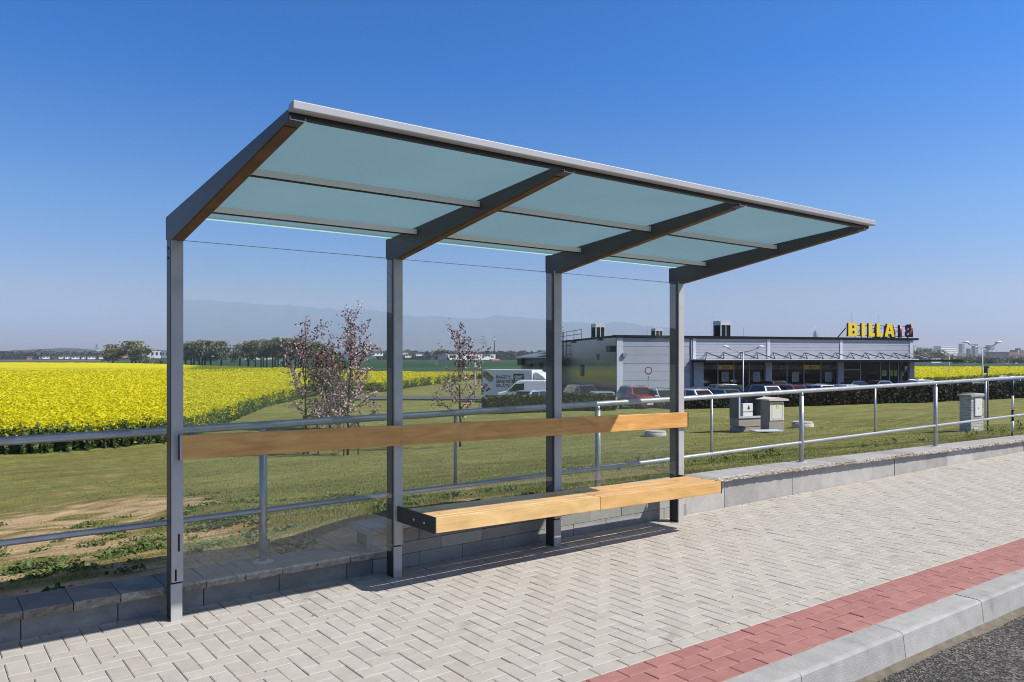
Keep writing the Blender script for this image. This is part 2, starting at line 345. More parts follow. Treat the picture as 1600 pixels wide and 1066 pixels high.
# ================================================================== ground, road, pavement
def attr_ground(name):
    """soil and grass blend driven by the per-vertex attribute 'turf' (worn soil 0 .. mown grass 1)"""
    m, nt, b = newmat(name); L = nt.links.new
    a = N(nt, 'ShaderNodeAttribute', attribute_name='turf'); tc = N(nt, 'ShaderNodeTexCoord')
    n1 = N(nt, 'ShaderNodeTexNoise'); n1.inputs['Scale'].default_value = 9; n1.inputs['Detail'].default_value = 9; n1.inputs['Roughness'].default_value = .72
    L(tc.outputs['Object'], n1.inputs['Vector'])
    ad = N(nt, 'ShaderNodeMath', operation='MULTIPLY_ADD'); ad.inputs[1].default_value = .75; 
    sb = N(nt, 'ShaderNodeMath', operation='SUBTRACT'); sb.inputs[1].default_value = .375
    L(n1.outputs['Fac'], ad.inputs[0]); L(a.outputs['Fac'], ad.inputs[2]); L(ad.outputs[0], sb.inputs[0])
    r = N(nt, 'ShaderNodeValToRGB'); e = r.color_ramp.elements
    for i in range(3): e.new(.5)
    for i, (p, c) in enumerate([(.08, (.44, .32, .18)), (.30, (.27, .205, .090)), (.46, (.19, .165, .056)), (.66, (.150, .150, .043)), (.95, (.195, .197, .060))]):
        e[i].position = p; e[i].color = rgba(c)
    L(sb.outputs[0], r.inputs['Fac'])
    n2 = N(nt, 'ShaderNodeTexNoise'); n2.inputs['Scale'].default_value = 2.2; n2.inputs['Detail'].default_value = 9; n2.inputs['Roughness'].default_value = .75
    L(tc.outputs['Object'], n2.inputs['Vector'])
    mr = N(nt, 'ShaderNodeMapRange'); mr.inputs['From Min'].default_value = .3; mr.inputs['From Max'].default_value = .7; mr.inputs['To Min'].default_value = .70; mr.inputs['To Max'].default_value = 1.30
    L(n2.outputs['Fac'], mr.inputs['Value'])
    mx = N(nt, 'ShaderNodeVectorMath', operation='SCALE'); L(r.outputs['Color'], mx.inputs[0]); L(mr.outputs['Result'], mx.inputs['Scale'])
    mp = N(nt, 'ShaderNodeMapping'); mp.inputs['Scale'].default_value = (.22, 1.5, 1); mp.inputs['Rotation'].default_value = (0, 0, .35); L(tc.outputs['Object'], mp.inputs['Vector'])
    n4 = N(nt, 'ShaderNodeTexNoise'); n4.inputs['Scale'].default_value = 1.0; n4.inputs['Detail'].default_value = 8; n4.inputs['Roughness'].default_value = .7; L(mp.outputs[0], n4.inputs['Vector'])
    m4 = N(nt, 'ShaderNodeMapRange'); m4.inputs['From Min'].default_value = .3; m4.inputs['From Max'].default_value = .7; m4.inputs['To Min'].default_value = .68; m4.inputs['To Max'].default_value = 1.32; L(n4.outputs['Fac'], m4.inputs['Value'])
    x4 = N(nt, 'ShaderNodeVectorMath', operation='SCALE'); L(mx.outputs[0], x4.inputs[0]); L(m4.outputs['Result'], x4.inputs['Scale'])
    L(x4.outputs[0], b.inputs['Base Color']); b.inputs['Roughness'].default_value = .95; b.inputs['Specular IOR Level'].default_value = .15
    n3 = N(nt, 'ShaderNodeTexNoise'); n3.inputs['Scale'].default_value = 26; n3.inputs['Detail'].default_value = 6
    L(tc.outputs['Object'], n3.inputs['Vector'])
    bp = N(nt, 'ShaderNodeBump'); bp.inputs['Strength'].default_value = .8; bp.inputs['Distance'].default_value = .05
    L(n3.outputs['Fac'], bp.inputs['Height']); L(bp.outputs['Normal'], b.inputs['Normal'])
    return m
def turf(x, y):
    """0 = bare soil, 1 = thick mown grass"""
    x = np.asarray(x, float); y = np.asarray(y, float)
    worn = np.maximum((1 - sstep(-.4, 1.6, x - .26 * y - .2)) * (1 - .75 * sstep(8, 17, y)), (1 - sstep(1.0, 3.6, y)) * (1 - .75 * sstep(.5, 4.5, x)))
    t = .88 - .68 * worn + (fbm(x * .9, y * .9, 11, 4) - .5) * (.7 + .3 * worn) + (fbm(x * .22, y * .22, 23, 3) - .5) * (.35 - .25 * worn) + (fbm(x * 3.0, y * 3.0, 37, 4) - .5) * (.4 + 1.1 * worn)
    path = np.exp(-((y - (1.2 + (x - 3.0) * 1.55)) / (.16 + .05 * x)) ** 2) * sstep(2.6, 3.4, x) * (1 - sstep(9, 12, x))
    t = t - .42 * path * (.5 + fbm(x * 2.5, y * 2.5, 31, 3))
    strip = np.exp(-((y - .70) / .32) ** 2) * (1 - sstep(2.0, 4.2, x)); t = t - .62 * strip
    return np.clip(t, .02, 1)
def lawn_sheet():
    ys = np.concatenate([np.linspace(.47, 6, 60), np.linspace(6.2, 20, 60), np.linspace(20.6, 60, 70), np.linspace(62, 210, 40)])
    xs = np.concatenate([np.linspace(-90, -8, 40), np.linspace(-7.5, 16, 160), np.linspace(16.4, 50, 90), np.linspace(51, 190, 60)])
    X, Y = np.meshgrid(xs, ys); Z = ground(X, Y)
    Z = Z - .25 * sstep(150, 205, Y) - .25 * sstep(130, 185, X) - .25 * sstep(-60, -88, X)
    V = np.stack([X.ravel(), Y.ravel(), Z.ravel()], 1); nx = len(xs); ny = len(ys)
    I = np.arange(nx * ny).reshape(ny, nx)
    F = np.stack([I[:-1, :-1].ravel(), I[:-1, 1:].ravel(), I[1:, 1:].ravel(), I[1:, :-1].ravel()], 1)
    o = fast('lawn', V, F, attr_ground('lawn_turf'), smooth=True)
    a = o.data.attributes.new('turf', 'FLOAT', 'POINT'); a.data.foreach_set('value', turf(X, Y).ravel().astype(np.float32))
    tag(o, kind='structure'); return o
lawn_sheet()
def crop_mat():
    m, nt, b = newmat('young_crop'); L = nt.links.new
    tc = N(nt, 'ShaderNodeTexCoord'); n1 = N(nt, 'ShaderNodeTexNoise'); n1.inputs['Scale'].default_value = .02; n1.inputs['Detail'].default_value = 8
    L(tc.outputs['Object'], n1.inputs['Vector']); r = N(nt, 'ShaderNodeValToRGB'); e = r.color_ramp.elements
    e[0].position = .35; e[1].position = .65; e[0].color = (.022, .062, .028, 1); e[1].color = (.034, .085, .034, 1)
    L(n1.outputs['Fac'], r.inputs['Fac']); L(r.outputs['Color'], b.inputs['Base Color']); b.inputs['Roughness'].default_value = .95; b.inputs['Specular IOR Level'].default_value = .1
    return m
def ground_disc():
    mb = MB(); R = [0, 40, 120, 300, 700, 1500, 2650]; n = 64; vs = [(0, 0, -2.62)]; fs = []
    for r in R[1:]:
        for k in range(n): vs.append((r * math.cos(2*PI*k/n), r * math.sin(2*PI*k/n), -2.62 if r < 150 else -2.35))
    for k in range(n): fs.append((0, 1 + k, 1 + (k + 1) % n))
    for i in range(len(R) - 2):
        for k in range(n):
            k2 = (k + 1) % n; a = 1 + i * n; fs.append((a + k, a + n + k, a + n + k2, a + k2))
    mb.add(vs, fs); o = mb.build('field_ground', crop_mat()); tag(o, kind='structure')
ground_disc()
def poly_sheet(name, pts, z, mat):
    mb = MB(); mb.add([(p[0], p[1], z) for p in pts], [tuple(range(len(pts)))]); o = mb.build(name, mat)
    tag(o, kind='structure'); return o
# car park behind the hedge, its surface at GZ
p0, p1 = HA + HN * 2.4 - HT * 8.2, HB + HN * 2.4 + HT * 60
poly_sheet('car_park', [p0, p1, p1 + HN * 60, at(765, HY, 125)[:2]], GZ, M['asphalt_far'])
q = [hit_z(x, y, GZ + .02) for x, y in ((540, 624.5), (790, 624.5), (790, 619.5), (540, 619.5))]
poly_sheet('service_path', q, GZ + .05, M['asphalt_far'])
# ploughed strip at the far left edge of the rape field
q = [hit_z(x, y, GZ) for x, y in ((-60, 565.3), (215, 565.3), (150, 562.2), (-60, 562.2))]
poly_sheet('ploughed_strip', q, GZ + .02, plain('ploughed_soil', (.11, .075, .055), .95, 0, .2, .05))

# kerb direction is turned about one degree from the wall
KD = np.array([1.0, -.0250]); KD /= np.linalg.norm(KD); KN = np.array([-KD[1], KD[0]])   # KN points to the wall
K0 = np.array([1.85, -2.60])                                         # a point on the pavement-side edge of the kerb
def clip(poly, p, n):
    """keep the part of a 2-D polygon where (v-p).n >= 0"""
    out = []
    for i in range(len(poly)):
        a, b = poly[i], poly[(i + 1) % len(poly)]; da = (a - p) @ n; db = (b - p) @ n
        if da >= 0: out.append(a)
        if da * db < 0: out.append(a + (b - a) * (da / (da - db)))
    return out
def shrink(poly, g):
    c = sum(poly) / len(poly); out = []
    n = len(poly)
    for i in range(n):
        a, b, d = poly[i - 1], poly[i], poly[(i + 1) % n]
        e1 = (b - a) / (np.linalg.norm(b - a) + 1e-9); e2 = (d - b) / (np.linalg.norm(d - b) + 1e-9)
        n1 = np.array([-e1[1], e1[0]]); n2 = np.array([-e2[1], e2[0]]); k = 1 + n1 @ n2
        out.append(b + (n1 + n2) * g / max(k, .3))
    return out
def area(p): return .5 * abs(sum(p[i][0]*p[(i+1)%len(p)][1] - p[(i+1)%len(p)][0]*p[i][1] for i in range(len(p))))
class Blocks:
    def __init__(s): s.v = []; s.f = []; s.t = []
    def add(s, poly, z, tone, g=.0018, ch=.005, drop=.03):
        if area(poly) < .0003: return
        a = shrink(poly, g); b = shrink(poly, g + ch); n = len(a); o = len(s.v)
        tx, ty = rnd.gauss(0, .0035), rnd.gauss(0, .0035); c = sum(a) / n; dz = rnd.gauss(0, .0009)
        zz = lambda p: z + dz + (p[0] - c[0]) * tx + (p[1] - c[1]) * ty
        s.v += [(p[0], p[1], zz(p) - drop) for p in a] + [(p[0], p[1], zz(p) - ch * .55) for p in a] + [(p[0], p[1], zz(p)) for p in b]
        s.f.append(tuple(o + 2*n + i for i in range(n))); s.t.append(tone)
        for i in range(n):
            j = (i + 1) % n
            s.f.append((o+n+i, o+n+j, o+2*n+j, o+2*n+i)); s.f.append((o+i, o+j, o+n+j, o+n+i)); s.t += [tone, tone]
    def build(s, name, mat):
        me = bpy.data.meshes.new(name); me.from_pydata(s.v, [], s.f); me.materials.append(mat)
        a = me.attributes.new('tone', 'FLOAT', 'FACE'); a.data.foreach_set('value', s.t)
        o = bpy.data.objects.new(name, me); COL.objects.link(o); return o
RED_W = .415
B = Blocks(); w = .1; X0, Y0 = -3.5, .2
Pin = K0 + KN * (RED_W + .1)                                           # inner edge of the header course beside the red band
for j in range(-29, 3):
    for i in range(0, 420):
        r = (i - j) % 4
        if r == 0: x0, y0, bw, bh = i * w, j * w, .2, .1
        elif r == 2: x0, y0, bw, bh = i * w, (j - 1) * w, .1, .2
        else: continue
        x0 += X0; y0 += Y0 - .1 + .018
        if x0 > 9 and rnd.random() < 0: continue
        P = [np.array(c) for c in ((x0, y0), (x0 + bw, y0), (x0 + bw, y0 + bh), (x0, y0 + bh))]
        P = clip(P, Pin, KN)
        if len(P) > 2: P = clip(P, np.array([0, .185]), np.array([0, -1.]))
        if len(P) > 2: B.add(P, 0.0, rnd.random())
for i in range(0, 205):                                                # stretcher course along the band
    a = K0 + KN * RED_W + KD * (i * .2 - 5.6)
    B.add([a, a + KD * .2, a + KD * .2 + KN * .1, a + KN * .1], 0.0, rnd.random())
o = B.build('pavement', M['paver']); tag(o, kind='structure')
B = Blocks(); cw = RED_W / 4
for c in range(4):
    for i in range(0, 205):
        a = K0 + KN * (cw * c) + KD * (i * .2 - 5.6 + (.1 if c % 2 else 0))
        B.add([a, a + KD * .2, a + KD * .2 + KN * cw, a + KN * cw], .001, rnd.random())
o = B.build('red_warning_band', M['red_paver']); tag(o, kind='structure')
mb = MB(); qa, qb = K0 - KD * 7.5, K0 + KD * 36; mb.prism([(qa[0], qa[1], -.10), (qb[0], qb[1], -.10), (qb[0], .5, -.10), (qa[0], .5, -.10)], (0, 0, .086)); o = mb.build('pavement_bed', M['sand']); tag(o, kind='structure')
# kerb: one stone a metre, rounded arris, slightly battered face
def kerb():
    mb = MB(); tones = []
    prof = [(0.0, -.30), (0.0, -.002), (.004, .004), (.150, .002), (.163, -.002), (.172, -.012), (.192, -.165), (.192, -.30)]
    x = -5.35
    while x < 36:
        t = rnd.random(); a, b = x + .0025, x + .9975; n = len(prof); dz = rnd.gauss(0, .0015)
        vs = []
        for q in (a, b):
            for (d, z) in prof:
                p = K0 + KD * (q - 1.85 + .62) - KN * (d + .004); vs.append((p[0], p[1], z + dz))
        fs = [(i, i + 1, n + i + 1, n + i) for i in range(n - 1)] + [tuple(reversed(range(n))), tuple(range(n, 2 * n))]
        k0 = len(mb.f); mb.add(vs, fs); tones += [t] * (len(mb.f) - k0); x += 1.0
    o = mb.build('kerb', M['kerb'], tones=tones); tag(o, kind='structure')
kerb()
mb = MB()
e0 = K0 - KN * .19; a = e0 - KD * 60; b = e0 + KD * 160; W = -KN * 7.2
vs = [(*a, -.165), (*b, -.165), (*(b + W), -.165), (*(a + W), -.165)]
mb.prism([np.array(v) for v in (vs[3], vs[2], vs[1], vs[0])][::-1], (0, 0, -2.2)); o = mb.build('road', M['asphalt']); tag(o, kind='structure')
# silt line lying in the gutter
def silt():
    vs = []; fs = []; n = 900; L0 = -5.0
    for i in range(n):
        u = L0 + i * .045; p = e0 + KD * (u); wd = .010 + .045 * float(fbm(u * 2.1, 0.3, 3, 4)) 
        vs += [(*(p + KN * .0), -.152 + .012), (*(p - KN * wd * .5), -.158), (*(p - KN * wd * 1.5), -.1645)]
        if i: o = 3 * (i - 1); fs += [(o, o + 1, o + 4, o + 3), (o + 1, o + 2, o + 5, o + 4)]
    mb = MB(); mb.add(vs, fs, 0, True); o = mb.build('gutter_silt', M['dirtline']); tag(o, kind='structure')
silt()
# the other side of the road: verge and a wooded ridge (seen only as a reflection in the panes)
c = e0 + W
mb = MB(); vs = [(*(c - KD * 80), -.1), (*(c + KD * 200), -.1), (*(c + KD * 200 - KN * 200), -.1), (*(c - KD * 80 - KN * 200), -.1)]
mb.prism([np.array(v) for v in vs], (0, 0, -2.3)); o = mb.build('far_verge', plain('verge_grass', (.06, .085, .025), .95, 0, .3, .5)); tag(o, kind='structure')
def ridge():
    rng = np.random.default_rng(4); mb = MB(); n = 420; vs = []; fs = []
    for i in range(n):
        u = i / (n - 1); x = -120 + u * 330; yb = -105
        h = 9.6 - 2.6 * float(sstep(-40, 150, x)) + .9 * float(fbm(x * .03, 1, 9, 2)) + 1.3 * max(0, float(vnoise(x * .16, 3, 8)) - .35) * float(sstep(30, 70, x)) + .5 * float(fbm(x * .6, 2, 5, 3))
        for (dy, k) in ((9, .0), (5, .55), (2, .9), (-2, 1.0), (-10, .8), (-16, 0)): vs.append((x, yb + dy + rng.normal() * .5, -.2 + h * k + (rng.normal() * .25 if 0 < k < 1 else 0)))
        if i:
            o = 6 * (i - 1)
            for j in range(5): fs.append((o + j, o + j + 1, o + 7 + j, o + 6 + j))
    mb.add(vs, fs, 0, True); o = mb.build('wooded_hill', plain('wooded_ridge', (.03, .042, .018), .95, 0, .5, .5)); tag(o, kind='structure')
ridge()

# ================================================================== retaining wall
def ztop(x): return .175 if x < 1.41 else (.338 - .0155 * max(0, x - 6.0))
def wall():
    root = thing('retaining_wall', (4.0, .3, 0), 'low grey concrete block wall with coping, stepped up behind the shelter bench', 'wall')
    low_c, low_t, hi_c, hi_t = MB(), [], MB(), []
    def coping(mb, tones, x0, x1, z0, z1, yf, yb, split=True):
        nx, nz = max(5, int((x1 - x0) / .03)), 4; t = rnd.random(); g = .0022; x0 += g; x1 -= g
        k0 = len(mb.f)
        zt = [z0[0] if 0 else 0]
        P = {}
        vs = []
        for j in range(nz + 1):
            for i in range(nx + 1):
                u = i / nx; x = x0 + (x1 - x0) * u; zz0 = z0[0] + (z0[1] - z0[0]) * u; zz1 = z1[0] + (z1[1] - z1[0]) * u
                v = j / nz; dy = (rnd.random() - .35) * .016; 
                if j == nz: dy = rnd.random() * .006
                vs.append((x, yf + dy - (.006 if 0 < j < nz else 0), zz0 + (zz1 - zz0) * v))
        fs = []
        for j in range(nz):
            for i in range(nx):
                a = j * (nx + 1) + i; fs.append((a, a + 1, a + nx + 2, a + nx + 1))
        mb.add(vs, fs, 1); o = len(mb.v) - len(vs); tr = nz * (nx + 1)
        q = len(mb.v); mb.v += [(x0, yb, z0[0]), (x1, yb, z0[1]), (x0, yb, z1[0]), (x1, yb, z1[1])]
        def F(ids, mi): mb.f.append(tuple(ids)); mb.m.append(mi); mb.sm.append(False)
        F([o + tr + i for i in range(nx + 1)] + [q + 3, q + 2], 0)
        F([o + i for i in reversed(range(nx + 1))] + [q, q + 1], 0)
        F([q, q + 2, q + 3, q + 1][::-1], 0)
        F([q, o] + [o + j * (nx + 1) for j in range(1, nz + 1)] + [q + 2], 0)
        F([q + 1, q + 3] + [o + j * (nx + 1) + nx for j in reversed(range(nz + 1))], 0)
        tones += [t] * (len(mb.f) - k0)
    x = -5.035
    while x < 1.40:
        x1 = min(x + .25, 1.415); coping(low_c, low_t, x, x1, (.124, .124), (.175, .175), .128, .47); x += .25
    x = 1.375
    while x < 34:
        x1 = x + .25 + (.25 if rnd.random() < .35 else 0); a, b = ztop(max(x, 1.5)), ztop(x1)
        coping(hi_c, hi_t, x, x1, (a - .052, b - .052), (a, b), .125, .475); x = x1
    low_c.build('coping', [M['coping_shaded'], M['split_shaded']], root, tones=low_t)
    hi_c.build('coping', [M['coping'], M['split']], root, tones=hi_t)
    f1, t1, f2, t2 = MB(), [], MB(), []
    def blk(mb, tones, x0, x1, z0, z1, yf, za=None):
        g = .002; k0 = len(mb.f); j = rnd.gauss(0, .002); mb.box((x0 + g, yf + j, z0 + g), (x1 - g, yf + .1, z1 - g)); tones += [rnd.random()] * (len(mb.f) - k0)
    x = -5.29
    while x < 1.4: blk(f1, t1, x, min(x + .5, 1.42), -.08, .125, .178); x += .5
    for r, (za, zb) in enumerate(((-.08, .098), (.098, .192), (.192, .287))):
        x = 1.42 - (.0 if r != 1 else .2)
        while x < 4.95:
            x1 = min(x + .40, 4.95)
            if x1 > 1.425: blk(f2, t2, max(x, 1.422), x1, za, zb, .19)
            x += .40
    x = 4.95; wd = [.62, .6, .66, .6, 1.2, .6, .95, .62, .9, 1.26, .68, .6]; i = 0
    while x < 34:
        x1 = x + wd[i % len(wd)]; i += 1; z1 = min(ztop(x), ztop(x1)) - .05; blk(f2, t2, x, x1, .0 if x < 6.5 and False else -.08, z1, .19); x = x1
    f1.build('block_course', M['block_shaded'], root, bevel=.003, seg=1, tones=t1); f2.build('block_course', M['block'], root, bevel=.003, seg=1, tones=t2)
    mb = MB(); mb.box((-5.2, .20, -.5), (1.40, .455, .122)); mb.box((1.425, .21, -.5), (33.5, .46, -.09)); mb.prism([(1.43, .212, -.085), (6, .212, -.085), (33.5, .212, -.16), (33.5, .212, ztop(33.5) - .06), (6, .212, .28), (1.43, .212, .28)], (0, .245, 0))
    mb.build('core', M['mortar'], root)
wall()

# ================================================================== pedestrian railing
def rz(x): return 1.118 + .0085 * x
def rl(x): return .527 + .0042 * x
RY = .35
def railing():
    root = thing('pedestrian_railing', (4.0, RY, .2), 'long galvanised tube railing with two rails standing on the low wall', 'railing')
    for nm, fz, r in (('top_rail', rz, .0265), ('lower_rail', rl, .0195)):
        mb = MB(); xs = np.linspace(-7, 34, 42); mb.tube([(x, RY, fz(x)) for x in xs], r, 14); mb.build(nm, M['rail'], root)
    for x in (-2.55, .66, 3.87, 7.27, 10.78, 14.3, 17.8, 21.3, 24.8):
        mb = MB(); mb.tube([(x, RY, ztop(x) - .03), (x, RY, rz(x) - .06)], .0275, 14)
        mb.tube([(x, RY, rz(x) - .062), (x, RY, rz(x) - .045), (x, RY, rz(x) - .02)], [.0215, .0215, .0215], 12)
        p = mb.build('rail_post', M['rail'], root)
        f = MB(); f.tube([(x, RY, ztop(x) - .002), (x, RY, ztop(x) + .006), (x, RY, ztop(x) + .010)], [.075, .06, .034], 14); f.build('mortar_collar', M['concrete'], p)
    for x in (-.95, 2.26, 5.56, 9.02, 12.54, 16.0, 19.5, 23.0):
        mb = MB(); mb.tube([(x, RY, rl(x) + .012), (x, RY, rz(x) - .02)], .0145, 12); mb.build('baluster', M['rail'], root)
railing()

# ================================================================== bus shelter
PX = [-.004, 1.515, 3.043, 4.616]
def ztb(y): return 2.452 - .0975 * y                                   # top of the roof beams
def shelter():
    root = thing('bus_shelter', (2.3, 0, 0), 'grey steel bus shelter with sloping frosted glass roof and clear back panes', 'bus shelter')
    for k, x in enumerate(PX):
        hw = .033 if k < 2 else .037
        mb = MB(); mb.box((x - hw, -.004, -.05), (x + hw, .086, 2.316)); p = mb.build('post', M['post_side'], root, bevel=.003)
        mb = MB(); mb.box((x - hw - .001, -.034, .235), (x + hw + .001, -.018, 2.318)); mb.build('front_plate', M['post'], p, bevel=.002)
        mb = MB(); mb.box((x - hw + .003, -.018, .05), (x + hw - .003, -.004, 2.314)); mb.build('gasket', M['gasket'], p)
        mb = MB(); mb.box((x - hw - .004, -.031, -.05), (x + hw - .004, -.0185, .225)); mb.build('foot_plate', M['post'], p, bevel=.002)
        if k == 0:
            for (sx, za, zb) in ((.008, .419, .524), (-.010, .243, .313)):
                mb = MB(); mb.box((x + sx - .005, -.0355, za), (x + sx + .005, -.033, zb)); mb.build('slot', M['black'], p)
        if k == 2:
            mb = MB(); mb.box((x - hw + .004, -.0335, .045), (x + hw - .006, -.030, .075)); mb.build('label_plate', M['alu'], p)
        for z in (2.26, 2.20): mb = MB(); mb.tube([(x - hw - .004, .045, z), (x - hw + .01, .045, z)], .008, 8); mb.build('bolt', M['gasket'], p)
        # cantilever beam, tapering to the front
        pts = [(x - .036, .095, 2.315), (x - .036, -.036, 2.300), (x - .036, -1.86, 2.588), (x - .036, -1.875, ztb(-1.875)), (x - .036, .095, ztb(.095) + .012)]
        mb = MB(); mb.prism(pts, (.072, 0, 0)); b = mb.build('roof_beam', M['beam'], root, bevel=.003)
        mb = MB(); n = np.array([0, -.156, -.988]) * .004
        a0, a1 = np.array([0, -.075, 2.3062]), np.array([0, -1.80, 2.5785])
        mb.prism([a0 + (x - .028, 0, 0), a0 + (x + .026, 0, 0), a1 + (x + .026, 0, 0), a1 + (x - .028, 0, 0)], n); mb.build('soffit_strip', M['soffit'], b)
        mb = MB(); mb.box((x - .033, -1.880, 2.586), (x + .033, -1.876, 2.589)); mb.box((x - .0352, -1.880, 2.586), (x - .0332, -1.876, 2.600)); mb.box((x + .0332, -1.880, 2.586), (x + .0352, -1.876, 2.600)); mb.build('end_clip', M['purlin'], b)
    # front gutter
    pr = [(-1.876, 2.616), (-1.918, 2.614), (-1.930, 2.618), (-1.932, 2.648), (-1.929, 2.653), (-1.876, 2.644)]
    mb = MB(); mb.prism([(-.045, y, z) for y, z in pr], (4.70, 0, 0)); mb.build('front_gutter', M['alu'], root, bevel=.003)
    mb = MB(); mb.box((-.035, -1.875, 2.597), (4.65, -1.845, 2.632)); mb.build('gutter_rail', M['post_dark'], root)
    for k in range(3):
        xa, xb = PX[k] + .037, PX[k + 1] - .037
        for y in (-1.105, -.355):
            z = ztb(y) - .012
            mb = MB(); mb.box((xa - .0, y - .004, z - .036), (xb - .002, y + .026, z)); pu = mb.build('purlin', M['purlin'], root, bevel=.002)
            mb = MB(); mb.box((xa, y - .002, z - .041), (xb - .002, y + .024, z - .0365)); mb.build('gasket', M['gasket'], pu)
        y0, y1 = -1.85, -.012
        xl, xr = (PX[k] - .02 if k == 0 else PX[k] + .004), (PX[k + 1] + .034 if k == 2 else PX[k + 1] - .004)
        mb = MB(); mb.prism([(xl, y0, ztb(y0) + .004), (xr, y0, ztb(y0) + .004), (xr, y1, ztb(y1) + .004), (xl, y1, ztb(y1) + .004)], (0, .001, .012)); rp = mb.build('roof_pane', M['frost'], root)
        mb = MB(); mb.prism([(xa, y1 + .002, ztb(y1) + .003), (xb, y1 + .002, ztb(y1) + .003), (xb, y1 + .036, ztb(y1) + .001), (xa, y1 + .036, ztb(y1) + .001)], (0, 0, .013)); mb.build('polished_edge', M['frost_edge'], rp)
        ga, gb = PX[k] + .012, PX[k + 1] - .012
        mb = MB(); mb.box((ga, -.0165, .20 if k == 0 else .35), (gb, -.0085, 2.305)); gp = mb.build('glass_pane', M['clear'], root)
        mb = MB(); mb.box((PX[k] + .036, -.0168, 2.305), (PX[k+1] - .036, -.0082, 2.3075)); mb.build('pane_edge', plain('glass_edge_dark', (.10, .16, .17), .3, 0, 0) if 'ge' not in M else M['ge'], gp)
    # backrest board, dropping slightly to the right
    L, R = PX[0] + .016, 4.668
    mb = MB(); mb.prism([(L, -.064, .976), (R, -.064, .918), (R, -.064, 1.061), (L, -.064, 1.123)], (0, .028, 0)); br = mb.build('backrest', M['wood_back'], root, bevel=.0025)
    for x, z0, z1, s in ((L, .972, 1.127, -1), (R, .914, 1.065, 1)):
        mb = MB(); mb.box((min(x, x + s * .012), -.066, z0), (max(x, x + s * .012), -.030, z1)); mb.build('end_cap', M['post_dark'], br, bevel=.0015)
    mb = MB(); mb.box((L - .011, -.067, .972), (L + .0005, -.0655, 1.127)); mb.build('cap_edge', M['alu'], br)
    for x in PX[1:3]:
        for dz in (.028, .112):
            zz = .976 + (x - L) / (R - L) * -.058 + dz
            mb = MB(); mb.tube([(x + .004, -.0655, zz), (x + .004, -.060, zz)], .0045, 8); mb.build('screw', M['gasket'], br)
    # bench: two sections of slats on an angle frame hung from the posts
    xa, xm, xb = 1.512, 3.036, 4.556
    za = lambda x: .516 - .0164 * (x - 1.51)                            # seat top height
    def slab(mb, x0, x1, y0, y1, t0, t1):
        mb.prism([(x0, y0, za(x0) + t0), (x1, y0, za(x1) + t0), (x1, y0, za(x1) + t1), (x0, y0, za(x0) + t1)], (0, y1 - y0, 0)); return mb
    st = slab(MB(), xa + .03, xb - .03, -.145, -.09, -.10, -.045).build('seat', M['post_dark'], root)
    for (u0, u1, key) in ((xa, xm - .002, 'wood_seat'), (xm + .002, xb, 'wood_seat_warm')):
        for (y0, y1) in ((-.318, -.150),):
            slab(MB(), u0, u1, y0, y1, -.019, 0).build('slat', M[key], st, bevel=.003)
        slab(MB(), u0, u1, -.480, -.336, -.019, 0).build('slat', M[key], st, bevel=.004)
        slab(MB(), u0, u1, -.546, -.498, -.105, 0).build('front_board', M[key], st, bevel=.003)
    for x, w_ in ((xa - .009, .008), (xm - .0015, .003), (xb + .001, .006)):
        slab(MB(), x, x + w_, -.549 if w_ > .004 else -.540, -.036 if w_ > .004 else -.155, -.108, .004 if w_ > .007 else 0.0).build('end_plate', M['post_dark'], st)
    for y in (-.27, -.41): sc = MB(); sc.tube([(xa - .0125, y, za(xa) - .055), (xa - .008, y, za(xa) - .055)], .008, 8); sc.build('screw', M['screw'], st)
    for x in PX[1:]:
        mb = MB()
        if x > 2: mb.box((x - .035, -.055, .30), (x + .036, -.036, za(x) - .02))
        mb.box((x - .02 if x > 2 else x + .006, -.48, za(x) - .080), (x + .02, -.056, za(x) - .021)); mb.build('bracket', M['post_dark'], st, bevel=.002)
M['ge'] = plain('glass_edge_dark', (.22, .31, .34), .3, 0, 0)
shelter()
# ================================================================== background materials
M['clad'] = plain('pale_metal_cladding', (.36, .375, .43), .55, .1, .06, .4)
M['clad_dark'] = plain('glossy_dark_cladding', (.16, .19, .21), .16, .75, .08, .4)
M['trim'] = plain('light_trim', (.56, .58, .62), .5, .1, .05)
M['fascia'] = plain('black_fascia', (.006, .006, .0065), .85, 0, .1, spec=.15)
M['shopglass'] = plain('dark_shop_window', (.006, .007, .008), .06, 0, 0, spec=.22)
M['sticker_y'] = plain('yellow_banner', (.62, .47, .02), .5, 0, .05)
M['panel_g'] = plain('green_yellow_panel', (.30, .33, .02), .5, 0, .1)  # banner colour, shared by the panels standing in for the field behind glass
M['poster'] = plain('faded_poster', (.20, .21, .20), .5, 0, .55, 2.2)
M['collage'] = plain('photo_strip', (.10, .085, .08), .5, 0, .95, 1.6)
M['signyellow'] = plain('yellow_letter_face', (.78, .60, .01), .4, 0, .03)
M['signred'] = plain('red_letter_side', (.24, .012, .03), .45, 0, .05)
M['frame'] = plain('black_steel_frame', (.02, .02, .022), .5, .3, .05)
M['white'] = plain('white_paint', (.78, .79, .80), .4, 0, .03, 2)
M['whitewall'] = plain('white_render', (.72, .72, .70), .85, 0, .06, .3)
M['paleblock'] = plain('pale_panel', (.50, .51, .53), .85, 0, .06, .05)
M['bluegrey'] = plain('blue_grey_panel', (.16, .19, .25), .7, 0, .08, .05)
M['brickred'] = plain('dull_red_panel', (.17, .055, .055), .8, 0, .1, .05)
M['orangewall'] = plain('orange_render', (.42, .19, .10), .85, 0, .1, .2)
M['roofdark'] = plain('dark_roof', (.05, .05, .055), .7, 0, .15, .3)
M['redroof'] = plain('faded_red_roof', (.50, .14, .11), .7, 0, .12, .3)
M['winfar'] = plain('far_window', (.03, .035, .045), .2, 0, .05)
